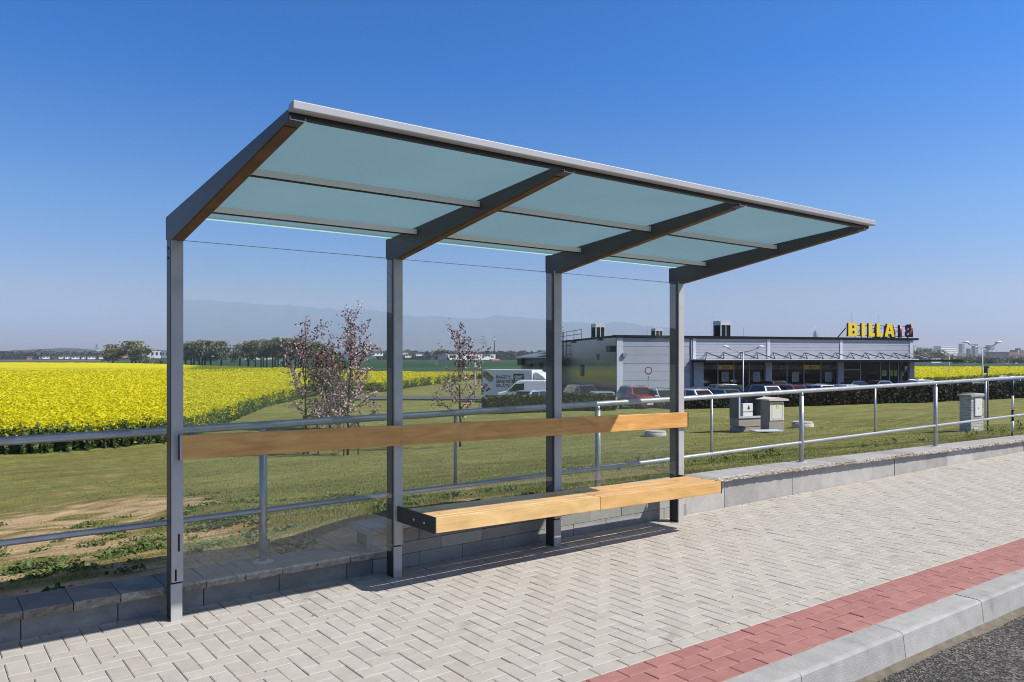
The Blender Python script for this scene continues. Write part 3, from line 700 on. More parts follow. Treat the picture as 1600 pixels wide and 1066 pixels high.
M['bark'] = plain('bark', (.045, .036, .030), .9, 0, .3, 8, .4, 30)
M['stake'] = plain('tree_stake', (.11, .085, .055), .85, 0, .2, 8)
M['blossom'] = toned('blossom_and_bronze_leaf', [(0, (.045, .020, .020)), (.32, (.10, .045, .042)), (.40, (.48, .27, .29)), (.75, (.66, .46, .47)), (1, (.80, .66, .65))], .7, .25)
M['spring'] = toned('spring_leaf', [(0, (.13, .14, .065)), (.5, (.20, .21, .105)), (1, (.28, .28, .16))], .7, .3)
M['dullleaf'] = toned('hazy_leaf', [(0, (.12, .13, .08)), (.5, (.20, .21, .13)), (1, (.29, .295, .195))], .8, .25)
M['conifer'] = toned('fresh_green_leaf', [(0, (.09, .12, .045)), (.5, (.16, .19, .08)), (1, (.25, .27, .13))], .7, .45)
M['hedge'] = toned('hedge_leaf', [(0, (.014, .020, .008)), (.5, (.030, .038, .014)), (1, (.060, .064, .024))], .7, .15)
M['hedgebrown'] = toned('bronze_hedge_leaf', [(0, (.022, .014, .008)), (.5, (.055, .032, .016)), (1, (.08, .06, .025))], .7, .15)
M['hedgelight'] = toned('light_hedge_leaf', [(0, (.030, .045, .014)), (.5, (.060, .080, .026)), (1, (.10, .12, .04))], .7, .2)
M['darkleaf'] = toned('dark_tree_leaf', [(0, (.022, .030, .020)), (.5, (.040, .050, .032)), (1, (.07, .08, .052))], .8, .15)
M['tyre'] = plain('tyre', (.015, .015, .016), .8, 0, .1)
M['rim'] = plain('wheel_rim', (.35, .35, .36), .3, .8, .05)
M['carglass'] = plain('car_glass', (.010, .012, .015), .05, 0, 0, spec=.6)
M['lamp_w'] = plain('headlamp_lens', (.72, .74, .76), .15, .2, 0)
M['lamp_r'] = plain('tail_lens', (.38, .01, .01), .2, 0, 0)
M['plastic'] = plain('black_plastic', (.02, .02, .021), .6, 0, .1)
M['plate'] = plain('number_plate', (.75, .75, .73), .5, 0, .02)
M['lampgrey'] = plain('lamp_post_grey', (.30, .31, .32), .45, .4, .08)
M['textdark'] = plain('dark_lettering', (.05, .05, .07), .6, 0, 0)
M['textwhite'] = plain('white_lettering', (.8, .8, .8), .6, 0, 0)
M['brown'] = plain('bread_print', (.25, .18, .11), .6, 0, .6, 3)
M['cherry'] = plain('tomato_print', (.28, .02, .03), .5, 0, .3, 3)

# ================================================================== supermarket
bA, bB = atz(965, 73.5, 0)[:2], atz(1427, 86, 0)[:2]
bC = atz(880, 100, 0)[:2]; bC = bA + (bC - bA) * 1.28
bD = bB + (bC - bA)
be = (bB - bA) / np.linalg.norm(bB - bA); bo = np.array([be[1], -be[0]])
if bo @ (CAM[:2] - bA) < 0: bo = -bo
BL = np.linalg.norm(bB - bA); EAVE = 3.60
def fs(px, out=0.0):
    """distance along the shop front where the column px of the photograph meets the plane 'out' metres before it"""
    d = ray(px, HY)[:2]; o = bA + bo * out; A = np.array([[d[0], -be[0]], [d[1], -be[1]]]); t = np.linalg.solve(A, o - CAM[:2]); return t[1]
def fz(px, py, out=0.0):
    d = ray(px, HY)[:2]; s = fs(px, out); p = bA + bo * out + be * s; D = (p - CAM[:2]) @ FW[:2]; return EYE + (HY - py) / FPX * D
def fp(s, out, z): p = bA + be * s + bo * out; return np.array([p[0], p[1], z])
def fbox(mb, s0, s1, o0, o1, z0, z1, mi=0):
    c = (fp(s0, o0, z0) + fp(s1, o1, z1)) / 2
    return mb.obox(c, np.array([*be, 0]) * (s1 - s0) / 2, np.array([*bo, 0]) * (o1 - o0) / 2, (0, 0, (z1 - z0) / 2), mi)
bs = (bC - bA) / np.linalg.norm(bC - bA); SL = np.linalg.norm(bC - bA); bn = np.array([-bs[1], bs[0]])
if bn @ (CAM[:2] - bA) < 0 and bn @ (-be) < 0: bn = -bn
if bn @ be > 0: bn = -bn
def sp(t, out, z): p = bA + bs * t + bn * out; return np.array([p[0], p[1], z])
def sbox(mb, t0, t1, o0, o1, z0, z1, mi=0):
    c = (sp(t0, o0, z0) + sp(t1, o1, z1)) / 2
    return mb.obox(c, np.array([*bs, 0]) * (t1 - t0) / 2, np.array([*bn, 0]) * (o1 - o0) / 2, (0, 0, (z1 - z0) / 2), mi)
def ft(px):
    d = ray(px, HY)[:2]; A = np.array([[d[0], -bs[0]], [d[1], -bs[1]]]); return np.linalg.solve(A, bA - CAM[:2])[1]
def supermarket():
    root = thing('supermarket', (*((bA + bB) / 2), GZ), 'flat roofed grey supermarket with black roof edge and zigzag braced entrance canopy', 'supermarket')
    canz0, canz1 = 1.02, 1.34
    s_can = fs(1079)
    # walls: front upper band, front left blank part, shop front recess back wall, side
    mb = MB()
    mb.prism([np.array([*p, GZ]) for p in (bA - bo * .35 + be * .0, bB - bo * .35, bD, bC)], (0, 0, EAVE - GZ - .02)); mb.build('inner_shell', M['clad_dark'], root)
    mb = MB(); rows = np.linspace(GZ, EAVE - .25, 8)
    for i in range(7): fbox(mb, 0.02, s_can - .02, -.345, .0 + .012 * (i % 2 == 0), rows[i] + .012, rows[i + 1] - .012)
    mb.build('front_wall', M['clad'], root)
    mb = MB(); rows = np.linspace(canz0 + .1, EAVE - .25, 9)
    for i in range(8): fbox(mb, s_can, BL, -.345, .0 + .012 * (i % 2 == 0), rows[i] + .008, rows[i + 1] - .008)
    mb.build('upper_front_panel', M['clad'], root)
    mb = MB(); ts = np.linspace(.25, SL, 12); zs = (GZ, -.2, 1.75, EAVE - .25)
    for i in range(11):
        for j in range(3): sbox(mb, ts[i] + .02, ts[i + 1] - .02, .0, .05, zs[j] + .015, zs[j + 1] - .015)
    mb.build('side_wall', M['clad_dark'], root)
    mb = MB(); fbox(mb, -.3, BL + .55, -.4, .22, EAVE - .24, EAVE); mb.build('roof_edge', M['fascia'], root)
    mb = MB(); sbox(mb, .3, SL, -.3, .18, EAVE - .20, EAVE - .02); mb.build('roof_edge', M['fascia'], root)
    mb = MB(); mb.prism([np.array([*p, EAVE - .05]) for p in (bA - bo * .5, bB - bo * .5, bD, bC)], (0, 0, .06)); mb.build('roof', M['roofdark'], root)
    # trims and columns
    for px, w_ in ((968, .62), (1084.5, .34), (1200.5, .34), (1314, .34), (1423.5, .5)):
        s = fs(px); mb = MB(); fbox(mb, s - w_ / 2, s + w_ / 2, .0, .07, (GZ if px < 1000 else canz1), EAVE - .245); mb.build('trim_strip', M['trim'], root)
    for px, w_ in ((1091, 1.1), (1200.5, .75), (1313, .75), (1424, .7)):
        s = fs(px, -.1); mb = MB(); fbox(mb, s - w_ / 2, s + w_ / 2, -.345, .0, GZ, canz0); mb.build('column', M['clad'], root)
    mb = MB(); s = fs(1079.5); mb.tube([fp(s, .06, GZ), fp(s, .06, EAVE - .3)], .06, 8); mb.build('downpipe', M['bluegrey'], root)
    # shop windows, bay by bay
    bays = ((1098, 1195.5, (1122, 1147, 1171)), (1205.5, 1308.5, (1230, 1256.5, 1283)), (1318, 1419, (1345, 1376.5)))
    zt = canz0
    for bi, (x0, x1, mul) in enumerate(bays):
        xs = (x0,) + mul + (x1,)
        for i in range(len(xs) - 1):
            s0, s1 = fs(xs[i], -.2), fs(xs[i + 1], -.2)
            mb = MB(); fbox(mb, s0 + .03, s1 - .03, -.34, -.28, GZ + .1, zt); wdw = mb.build('window', M['shopglass'], root)
            mb = MB(); fbox(mb, s1 - .045, s1 + .045, -.34, -.22, GZ, zt); mb.build('mullion', M['lampgrey'], wdw)
            yt, yb = (570.5, 577.5)
            if bi < 2:
                k = M['sticker_y'] if (bi, i) in ((0, 1), (1, 2)) else M['collage']
                mb = MB(); fbox(mb, s0 + .06, s1 - .06, -.28, -.265, fz(xs[i], yb), fz(xs[i], yt)); mb.build('banner', k, wdw)
                if k is M['sticker_y']:
                    R3 = Matrix(((be[0], 0, bo[0]), (be[1], 0, bo[1]), (0, 1, 0))).to_4x4()
                    p = fp((s0 + s1) / 2, -.262, fz(xs[i], 576.0)) - np.array(world_loc(wdw))
                    text_obj('BILLA', 'banner_lettering', M['signred'], .34, wdw, Matrix.Translation(p) @ R3, .004, .006, 'CENTER')
            if bi == 2 and i == 0:
                mb = MB(); fbox(mb, s0 + .06, s1 - .06, -.28, -.25, fz(1345, 578.5), fz(1345, 577.3)); mb.build('transom', M['lampgrey'], wdw)
        for px in ((1133.5, 1183) if bi == 0 else (1243.5, 1295) if bi == 1 else ()):
            s = fs(px, -.2); z1, z0 = fz(px, 581.5), fz(px, 596.5)
            mb = MB(); fbox(mb, s - .40, s + .40, -.28, -.255, z0, z1); fr = mb.build('poster_frame', M['lampgrey'], root)
            mb = MB(); fbox(mb, s - .33, s + .33, -.255, -.245, z0 + .07, z1 - .07); mb.build('poster', M['poster'], fr)
        if bi == 2:
            for (xa, xb) in ((1379, 1386), (1392, 1396), (1398, 1402.5), (1410, 1413)):
                s0, s1 = fs(xa, -.2), fs(xb, -.2); mb = MB(); fbox(mb, s0, s1, -.28, -.262, fz(xa, 588), fz(xa, 579)); mb.build('field_view_panel', M['panel_g'], root)  # added panels stand in for the yellow field seen through the glass
            for px in (1390, 1404, 1408):
                s = fs(px, -.2); mb = MB(); fbox(mb, s - .05, s + .05, -.28, -.2, GZ, zt); mb.build('door_frame', M['lampgrey'], root)
    s0, s1 = fs(1148, -.2), fs(1160, -.2); mb = MB(); fbox(mb, s0, s1, -.28, -.262, fz(1150, 605), fz(1150, 601.5)); mb.build('banner', M['panel_g'], root)
    mb = MB(); s = fs(1416, .05); fbox(mb, s - .38, s + .38, .02, .06, fz(1416, 582), fz(1416, 572)); ps = mb.build('parking_board', plain('blue_board', (.02, .03, .09), .5, 0, .05), root)
    R3 = Matrix(((be[0], 0, bo[0]), (be[1], 0, bo[1]), (0, 1, 0))).to_4x4()
    text_obj('P', 'parking_letter', M['textwhite'], .62, ps, Matrix.Translation(fp(s - .16, .068, fz(1416, 578.5)) - np.array(world_loc(ps))) @ R3, .004, .015)
    # canopy with zigzag rods
    ce = fs(1497, 2.0); mb = MB(); fbox(mb, s_can, ce, .0, 2.6, canz0, canz1 - .10); mb.build('canopy', M['fascia'], root)
    mb = MB(); fbox(mb, s_can - .02, fs(1428, 2.0), .02, 2.63, canz1 - .10, canz1); mb.build('canopy_edge', M['trim'], root)
    n = 13; sa, sb = s_can + .3, fs(1425, 2.0); st = (sb - sa) / n
    for i in range(n + 1):
        a = fp(sa + st * (i + .35) + .81, .03, fz(1150, 551.0)); mb = MB()
        mb.tube([fp(sa + st * i - .15, 2.35, canz1 + .02), a], .045, 6); mb.tube([a, fp(sa + st * (i + .93), 2.35, canz1 + .02)], .045, 6)
        mb.build('zigzag_rod', M['frame'] if i < n else M['trim'], root)
    # roof units
    for k, (px, D, w_, yt, yb) in enumerate(((934.5, 86, 1.15, 506, 524), (1026.5, 88, .95, 513.5, 524), (1128.5, 84, 1.35, 502, 524))):
        c = at(px, HY, D); z1 = EYE + (HY - yt) / FPX * D; z0 = EAVE - .1; ex, ey = np.array([*be, 0]), np.array([*bo, 0])
        mb = MB(); cc = np.array([c[0], c[1], (z0 + z1) / 2]); h = (z1 - z0)
        mb.obox(cc + (0, 0, h * .38), ex * w_ / 2, ey * w_ / 2, (0, 0, h * .12)); mb.obox(cc - (0, 0, h * .44), ex * w_ * .48, ey * w_ * .48, (0, 0, h * .06))
        for i in (-1, 0, 1):
            for j in (-1, 1):
                mb.obox(cc - (0, 0, h * .06), ex * .06, ey * .05, (0, 0, h * .34)) if False else mb.obox(cc + ex * (i * w_ * .46) + ey * (j * w_ * .46) - (0, 0, h * .06), ex * (.05 if i else .035), ey * .05, (0, 0, h * .34))
        for i in (-.3, .1, .35): mb.tube([cc + ex * i * w_ + (0, 0, h * .5), cc + ex * i * w_ + (0, 0, h * .5 + .09)], .09, 6)
        u = mb.build('roof_vent', M['trim'], root)
        mb = MB(); mb.obox(cc - (0, 0, h * .08), ex * w_ * .455, ey * w_ * .455, (0, 0, h * .34)); mb.build('louvre', M['fascia'], u)
    mb = MB(); c0, c1 = at(1120, HY, 85), at(1168, HY, 86); mb.obox([(c0[0]+c1[0])/2, (c0[1]+c1[1])/2, EAVE + .08], np.array([*be, 0]) * 1.7, np.array([*bo, 0]) * .6, (0, 0, .1)); mb.build('roof_upstand', M['roofdark'], root)
    # lightning rods and a small aerial
    for px, yt in ((1011, 507), (1112.5, 494), (1162, 512), (1331, 488), (1372, 490)):
        c = at(px, HY, 86); mb = MB(); mb.tube([(c[0], c[1], EAVE - .05), (c[0], c[1], EYE + (HY - yt) / FPX * 86)], .014, 5); mb.build('lightning_rod', M['frame'], root)
    c = at(1274, HY, 90); z1 = EYE + (HY - 509) / FPX * 90
    mb = MB(); mb.tube([(c[0], c[1], EAVE - .05), (c[0], c[1], z1)], [.05, .02], 6)
    for k in range(6):
        a = k * PI / 3; mb.tube([(c[0] + .22 * math.cos(a), c[1] + .22 * math.sin(a), EAVE + .15), (c[0] + .16 * math.cos(a), c[1] + .16 * math.sin(a), EAVE + .8), (c[0], c[1], z1 - .6)], .025, 5)
    mb.build('siren_mast', M['lampgrey'], root)
    # side wall fittings: lamp brackets, air conditioner, vents, pipe, ladder with cage
    for px, py in ((896, 534.5), (938, 530.5)):
        t = ft(px); z = EYE + (HY - py) / FPX * ((sp(t, 0, 0) - CAM) @ FW); mb = MB(); sbox(mb, t - .18, t + .18, .05, .4, z - .12, z + .10); mb.build('wall_lamp', M['lampgrey'], root)
    def side_rect(px0, px1, py0, py1, o0, o1, name, mat):
        t0, t1 = ft(px0), ft(px1); D = (sp((t0 + t1) / 2, 0, 0) - CAM) @ FW; mb = MB(); sbox(mb, min(t0, t1), max(t0, t1), o0, o1, EYE + (HY - py1) / FPX * D, EYE + (HY - py0) / FPX * D); return mb.build(name, mat, root)
    ac = side_rect(955, 961.5, 540.5, 550, .06, .5, 'air_conditioner', M['frame']); side_rect(933.5, 937, 553, 562, .05, .09, 'vent_grille', M['frame'])
    side_rect(909, 912, 570, 588, .05, .2, 'vent_pipe', M['frame']); side_rect(848, 964.5, 603, 622, .05, .075, 'plinth_band', M['fascia'])
    mb = MB(); s = fs(974, .3); fbox(mb, fs(971.5), fs(977), .0, .28, fz(975, 558), fz(975, 552)); mb.build('wall_lamp', M['lampgrey'], root)
    mb = MB(); t0 = ft(883); D = (sp(t0, 0, 0) - CAM) @ FW; zt_, zb_ = EAVE + 1.0, EYE + (HY - 581) / FPX * D
    for dt in (-.28, .28): mb.tube([sp(t0 + dt, .25, zb_), sp(t0 + dt, .25, zt_)], .04, 6)
    for k in range(14): mb.tube([sp(t0 - .28, .25, zb_ + .4 * k), sp(t0 + .28, .25, zb_ + .4 * k)], .025, 5)
    for k in range(5):
        z = zb_ + 1.0 + k * 1.15; mb.tube([sp(t0 - .4, .25, z), sp(t0 - .45, .7, z), sp(t0, .98, z), sp(t0 + .45, .7, z), sp(t0 + .4, .25, z)], .03, 5)
    for dt in (-.42, 0, .42): mb.tube([sp(t0 + dt, .9 if dt == 0 else .7, zb_ + 1), sp(t0 + dt, .9 if dt == 0 else .7, zt_)], .03, 5)
    mb.build('caged_ladder', M['frame'], root)
    mb = MB(); t0, t1 = ft(905), ft(872)
    for t in np.linspace(t0, t1, 4): mb.tube([sp(t, -.3, EAVE - .1), sp(t, -.3, EAVE + 1.1)], .035, 5)
    for z in (EAVE + .6, EAVE + 1.1): mb.tube([sp(t0, -.3, z), sp(t1, -.3, z)], .035, 5)
    mb.build('roof_guard_rail', M['frame'], root)
    return root
supermarket()
def annex():
    p0, p1 = at(813, HY, 112), at(872, HY, 104); e = (p1 - p0); Ln = np.linalg.norm(e); e = e / Ln; o = np.array([e[1], -e[0], 0]); o = o if o @ (CAM - p0) > 0 else -o
    root = thing('service_building', (*((p0 + p1) / 2)[:2], GZ), 'low grey green service building with eaves beside the rear end of the supermarket', 'building')
    z1 = EYE + (HY - 559.5) / FPX * 110
    def bx(mb, a, b, o0, o1, z0, z1, mi=0): 
        c = p0 + e * (a + b) / 2 + o * (o0 + o1) / 2; mb.obox([c[0], c[1], (z0 + z1) / 2], e * (b - a) / 2, o * (o1 - o0) / 2, (0, 0, (z1 - z0) / 2), mi); return mb
    bx(MB(), .3, Ln + 1, -6, 0, GZ, z1).build('wall', plain('grey_green_render', (.15, .18, .17), .8, 0, .06, .3), root)
    bx(MB(), 0, Ln + 1, -6.5, .8, z1, z1 + .16).build('eaves', M['trim'], root)
    mb = MB(); q = [p0 + o * .7 + (0, 0, 0), p0 + e * (Ln + 1) + o * .7]; 
    mb.prism([(*(p0 + o * .75)[:2], z1 + .16), (*(p0 - o * 6)[:2], z1 + .16), (*(p0 - o * 4)[:2], z1 + .95)], e * (Ln + 1)); mb.build('roof', M['bluegrey'], root)
    bx(MB(), 1.2, 3.4, -5, -4, z1 + .3, z1 + 1.0).build('roof_unit', M['bluegrey'], root); bx(MB(), 2.9, 5.5, -4.5, -3, z1 + .8, z1 + 2.3).build('roof_unit', M['bluegrey'], root)
    for px, w_, py0, py1 in ((817.5, .55, 561, 571), (831, .5, 569, 575), (846, .55, 567, 576)):
        a = (px - 813) / (872 - 813) * Ln; D = 110 - 8 * (px - 813) / 59; u = bx(MB(), a - w_, a + w_, 0, .6, EYE + (HY - py1) / FPX * D, EYE + (HY - py0) / FPX * D).build('air_conditioner', M['plastic'], root)
annex()
def billa(name, org, ex, out, hgt, xs, label):
    """raised shop letters on a steel frame; ex along the word, out towards the reader"""
    root = thing(name, org, label, 'shop sign', 'roof signs of the supermarket')
    ex = np.array([*ex, 0]); out = np.array([*out, 0]); z = np.array([0, 0, 1.])
    shapes = {
     'I': ([[(0, 0), (1, 0), (1, 1), (0, 1)]], []),
     'L': ([[(0, 0), (1, 0), (1, .26), (.52, .26), (.52, 1), (0, 1)]], []),
     'A': ([[(0, 0), (.30, 0), (.36, .22), (.66, .22), (.72, 0), (1, 0), (.74, 1), (.28, 1)]], [[(.42, .42), (.51, .76), (.60, .42)]]),
     'B': ([[(0, 0), (.70, 0), (.90, .06), (1, .20), (1, .36), (.90, .48), (.80, .52), (.90, .58), (.96, .70), (.96, .84), (.86, .95), (.68, 1), (0, 1)]], [[(.36, .20), (.36, .42), (.58, .42), (.66, .36), (.66, .26), (.58, .20)], [(.36, .60), (.36, .82), (.54, .82), (.62, .76), (.62, .66), (.54, .60)]])}
    for ch, (a, b) in zip('BILLA', xs):
        cu = bpy.data.curves.new('letter', 'CURVE'); cu.dimensions = '2D'; cu.fill_mode = 'BOTH'; cu.extrude = .13
        for poly in shapes[ch][0] + shapes[ch][1]:
            sp_ = cu.splines.new('POLY'); sp_.points.add(len(poly) - 1); sp_.use_cyclic_u = True
            for k, (u, v) in enumerate(poly): sp_.points[k].co = (a + u * (b - a), v * hgt, 0, 1)
        tmp = bpy.data.objects.new('letter', cu); COL.objects.link(tmp); me = bpy.data.meshes.new_from_object(tmp.evaluated_get(bpy.context.evaluated_depsgraph_get())); bpy.data.objects.remove(tmp)
        me.transform(Matrix(((ex[0], 0, out[0]), (ex[1], 0, out[1]), (0, 1, 0))).to_4x4()); me.transform(Matrix.Translation((0, 0, .12)))
        me.materials.clear(); me.materials.append(M['signyellow']); me.materials.append(M['signred'])
        ov = Vector(out)
        for p in me.polygons: p.material_index = 0 if p.normal.dot(ov) > .7 else 1
        me.name = 'letter'; o = bpy.data.objects.new('letter', me); COL.objects.link(o); o.parent = root
    mb = MB(); W = xs[-1][1]
    for zz in (.25, hgt * .92): mb.tube([-out * .2 + z * zz + ex * 0, -out * .2 + z * zz + ex * W], .035, 5)
    for u in (-.25, W * .33, W * .66, W + .1):
        mb.tube([ex * u - out * .2, ex * u - out * .2 + z * (hgt + .05)] if 0 < u < W else [ex * u - out * 1.1, ex * max(0, min(W, u)) - out * .2 + z * hgt * .7], .035, 5); mb.tube([ex * u - out * 1.2, ex * max(0, min(W, u)) - out * .2 + z * hgt * .75], .03, 5)
    mb.build('support_frame', M['frame'], root, local=True)
s0 = fs(1325); xs = [tuple(fs(x) - s0 for x in p) for p in ((1325.3, 1340), (1346, 1351.5), (1357, 1366.5), (1369.5, 1379.5), (1382, 1397.5))]
billa('shop_sign', fp(s0, -.1, EAVE), be, bo, 1.42, xs, 'yellow block letters reading BILLA facing the road on the roof edge')
eb = bs; org = bB + be * .1; w2 = [(0.3, 1.5), (2.3, 2.75), (3.5, 4.3), (5.0, 5.8), (6.4, 7.6)]
billa('shop_sign', (*(org), EAVE), eb, be, 1.42, w2, 'second rooftop BILLA word turned sideways so its red letter sides show')
# ================================================================== vehicles
def paint(name, col, metal=.25):
    m, nt, b = newmat(name); b.inputs['Base Color'].default_value = rgba(col); b.inputs['Metallic'].default_value = metal; b.inputs['Roughness'].default_value = .32
    b.inputs['Coat Weight'].default_value = .7; b.inputs['Coat Roughness'].default_value = .06
    n1 = N(nt, 'ShaderNodeTexNoise'); n1.inputs['Scale'].default_value = 3; mr = N(nt, 'ShaderNodeMapRange'); mr.inputs['To Min'].default_value = .26; mr.inputs['To Max'].default_value = .42
    nt.links.new(n1.outputs['Fac'], mr.inputs['Value']); nt.links.new(mr.outputs[0], b.inputs['Roughness']); return m
P = {'white': paint('white_car_paint', (.84, .85, .86), 0), 'silver': paint('silver_car_paint', (.46, .47, .49), .6), 'red': paint('red_car_paint', (.24, .012, .030), .1),
     'black': paint('black_car_paint', (.010, .010, .012), .2), 'navy': paint('navy_car_paint', (.012, .018, .055), .3), 'blue': paint('blue_car_paint', (.05, .10, .22), .3),
     'grey': paint('grey_car_paint', (.16, .17, .185), .5), 'slate': paint('slate_blue_car_paint', (.09, .12, .19), .4)}
SPEC = {  # L, W, H, belt, x of: windscreen base, roof front, roof rear, rear glass base; bonnet height, tail height
 'hatch':  (4.05, 1.74, 1.47, .95, 1.05, .35, -1.35, -1.85, .92, .95),
 'saloon': (4.60, 1.78, 1.44, .93, 1.05, .30, -.95, -1.62, .88, .96),
 'estate': (4.65, 1.78, 1.49, .95, 1.05, .35, -1.85, -2.20, .90, .97),
 'suv':    (4.40, 1.84, 1.66, 1.08, 1.00, .42, -1.60, -2.02, 1.05, 1.06),
 'mpv':    (4.70, 1.88, 1.84, 1.10, 1.35, .55, -2.0, -2.25, 1.05, 1.12)}
def car(kind, px, D, heading, col, label, zoff=0.0):
    L, W, H, belt, wsb, rf, rr, rgb_, hood, tail = SPEC[kind]; c = at(px, HY, D)
    root = thing('parked_car', (c[0], c[1], GZ + zoff), label, 'car', 'cars parked around the supermarket', heading)
    hw = W / 2; xf, xr = L / 2, -L / 2
    st = [(xf, .38, .60, .80), (xf - .10, .25, .70, .92), (xf - .35, .20, hood - .08, .97), (wsb, .20, hood + .02, 1.0), (.2, .20, belt, 1.0), (-1.0, .20, belt + .02, 1.0), (rgb_ + .05, .22, tail, .98), (xr + .16, .28, tail - .04, .95), (xr, .40, tail - .16, .88)]
    vs = []; fs_ = []
    for (x, z0, z1, k) in st:
        w_ = hw * k
        for (yy, zz) in ((-.86, z0), (-.98, z0 + .12), (-1, (z0 + z1) * .52), (-.96, z1 - .10), (-.86, z1), (-.40, z1 + .025), (.40, z1 + .025), (.86, z1), (.96, z1 - .10), (1, (z0 + z1) * .52), (.98, z0 + .12), (.86, z0)): vs.append((x, yy * w_, zz))
    n = 12
    for i in range(len(st) - 1):
        for k in range(n): k2 = (k + 1) % n; fs_.append((i*n+k, i*n+k2, (i+1)*n+k2, (i+1)*n+k))
    fs_ += [tuple(range(n)), tuple(reversed(range((len(st)-1)*n, len(st)*n)))]
    mb = MB(); mb.add(vs, fs_, 0, True)
    b0, b1, t = hw * .90, hw * .72, H
    G = [(wsb, -b0, hood), (wsb, b0, hood), (rf, b1, t - .03), (rf, -b1, t - .03), (rgb_, -b0, tail), (rgb_, b0, tail), (rr, b1, t - .04), (rr, -b1, t - .04)]
    mid = [((rf + rr) / 2, -b1, t), ((rf + rr) / 2, b1, t)]
    Gv = G + mid
    mb.add(Gv, [(0, 1, 2, 3), (5, 4, 7, 6), (3, 2, 9, 8), (8, 9, 6, 7), (0, 3, 8, 7, 4), (1, 5, 6, 9, 2)], 0)
    body = mb.build('body', P[col], root, bevel=.035, seg=2, local=True)
    def pane(nm, q, u0, u1, v0, v1, th=.012):
        a, b, c_, d = [np.array(p, float) for p in q]
        f = lambda u, v: (a*(1-u)+b*u)*(1-v) + (d*(1-u)+c_*u)*v
        p = [f(u0, v0), f(u1, v0), f(u1, v1), f(u0, v1)]; nn = np.cross(p[1]-p[0], p[3]-p[0]); nn /= np.linalg.norm(nn)
        if nn @ (p[0] - np.array([(rf+rr)/2, 0, .6])) < 0: nn = -nn
        m2 = MB(); m2.prism([x - nn * .02 for x in p], nn * (.02 + th)); return m2.build(nm, M['carglass'], root, local=True)
    pane('windscreen', (G[0], G[1], G[2], G[3]), .07, .93, .10, .93); pane('rear_window', (G[5], G[4], G[7], G[6]), .10, .90, .20, .90)
    for s in (0, 1):
        q = (G[4], G[0], G[3], G[7]) if s == 0 else (G[5], G[1], G[2], G[6])
        pane('side_window', q, .53, .93, .10, .88); pane('side_window', q, .10, .50, .10, .88)
    R = .31 if kind != 'suv' else .35
    for x in (xf - .82, xr + .80):
        for s in (-1, 1):
            m2 = MB(); m2.tube([(x, s * (hw - .20), R), (x, s * (hw + .005), R)], R, 20); wh = m2.build('wheel', M['tyre'], root, local=True)
            m2 = MB(); m2.tube([(x, s * (hw - .05), R), (x, s * (hw + .012), R)], R * .64, 16); m2.build('rim', M['rim'], wh, local=True)
    for s in (-1, 1):
        m2 = MB(); m2.prism([(xf - .42, s * hw * .93, hood - .20), (xf - .06, s * hw * .62, hood - .26), (xf - .06, s * hw * .62, hood - .38), (xf - .36, s * hw * .955, hood - .34)], (.045, s * .02, .02)); m2.build('headlight', M['lamp_w'], root, local=True)
        z0 = tail - .38
        m2 = MB(); m2.box((xr - .005, min(s * hw * .60, s * hw * .88), z0), (xr + .16, max(s * hw * .60, s * hw * .88), z0 + .26)); m2.build('tail_light', M['lamp_r'], root, bevel=.03, local=True)
        m2 = MB(); m2.box((wsb - .28, min(s * hw * .92, s * (hw + .17)), belt + .02), (wsb - .12, max(s * hw * .92, s * (hw + .17)), belt + .15)); m2.build('mirror', P[col], root, bevel=.03, local=True)
        if kind in ('estate', 'suv', 'mpv'):
            m2 = MB(); m2.tube([(rf - .1, s * b1 * .9, t - .02), (rf - .2, s * b1 * .9, t + .05), (rr + .2, s * b1 * .9, t + .05), (rr + .1, s * b1 * .9, t - .02)], .018, 5); m2.build('roof_rail', M['rim'], root, local=True)
    m2 = MB(); m2.box((xf - .03, -.55, .48), (xf + .012, .55, .60)); m2.box((xf - .06, -.62, .26), (xf + .006, .62, .40)); m2.build('grille', M['plastic'], root, local=True)
    for x in (xf + .004, xr - .016):
        m2 = MB(); m2.box((x, -.26, .42 if x > 0 else .56), (x + .012, .26, .53 if x > 0 else .67)); m2.build('number_plate', M['plate'], root, local=True)
    return root
F_, R_ = math.radians(248), math.radians(68)          # nose to the hedge / tail to the hedge
sd = lambda d: math.radians(d)
car('suv', 912, 61, F_ + .1, 'navy', 'dark suv by the rear corner of the supermarket, left of the silver hatchback')
car('hatch', 938.5, 55.6, R_ - .15, 'silver', 'silver hatchback showing its rear window above the left hedge end')
car('suv', 996, 58.5, F_, 'red', 'red suv facing the road in the gap between the hedges')
car('estate', 1034, 57.6, F_ + .05, 'silver', 'silver estate directly right of the red suv, partly behind the shelter post')
car('estate', 1092, 57.5, F_ + .1, 'white', 'white estate facing the road just right of the last shelter post')
car('saloon', 1101, 64.5, sd(340), 'black', 'black saloon parked sideways behind the white estate near the left columns')
car('hatch', 1137, 58.5, F_ + .1, 'grey', 'grey hatchback with bright roof left of the twin street lamp')
car('estate', 1143, 66, sd(338), 'black', 'black estate in the second row behind the grey hatchback')
car('suv', 1184, 62, R_ + .1, 'navy', 'navy suv right of the twin street lamp')
car('suv', 1213, 71, F_, 'black', 'black suv close to the second pair of shop windows')
car('estate', 1243, 65.5, F_ + .06, 'red', 'dark red estate parked behind the bronze part of the hedge')
car('saloon', 1226, 70, sd(342), 'black', 'black saloon behind the dark red estate')
car('estate', 1288, 66.5, F_ + .05, 'white', 'white estate with long roof before the second yellow banner')
car('hatch', 1328, 67.5, F_ + .05, 'white', 'white hatchback nearest to the entrance column')
car('saloon', 1338, 80, sd(343), 'black', 'dark saloon close against the windows left of the entrance')
car('saloon', 1371, 80, sd(163), 'grey', 'grey saloon parked right at the shop entrance')
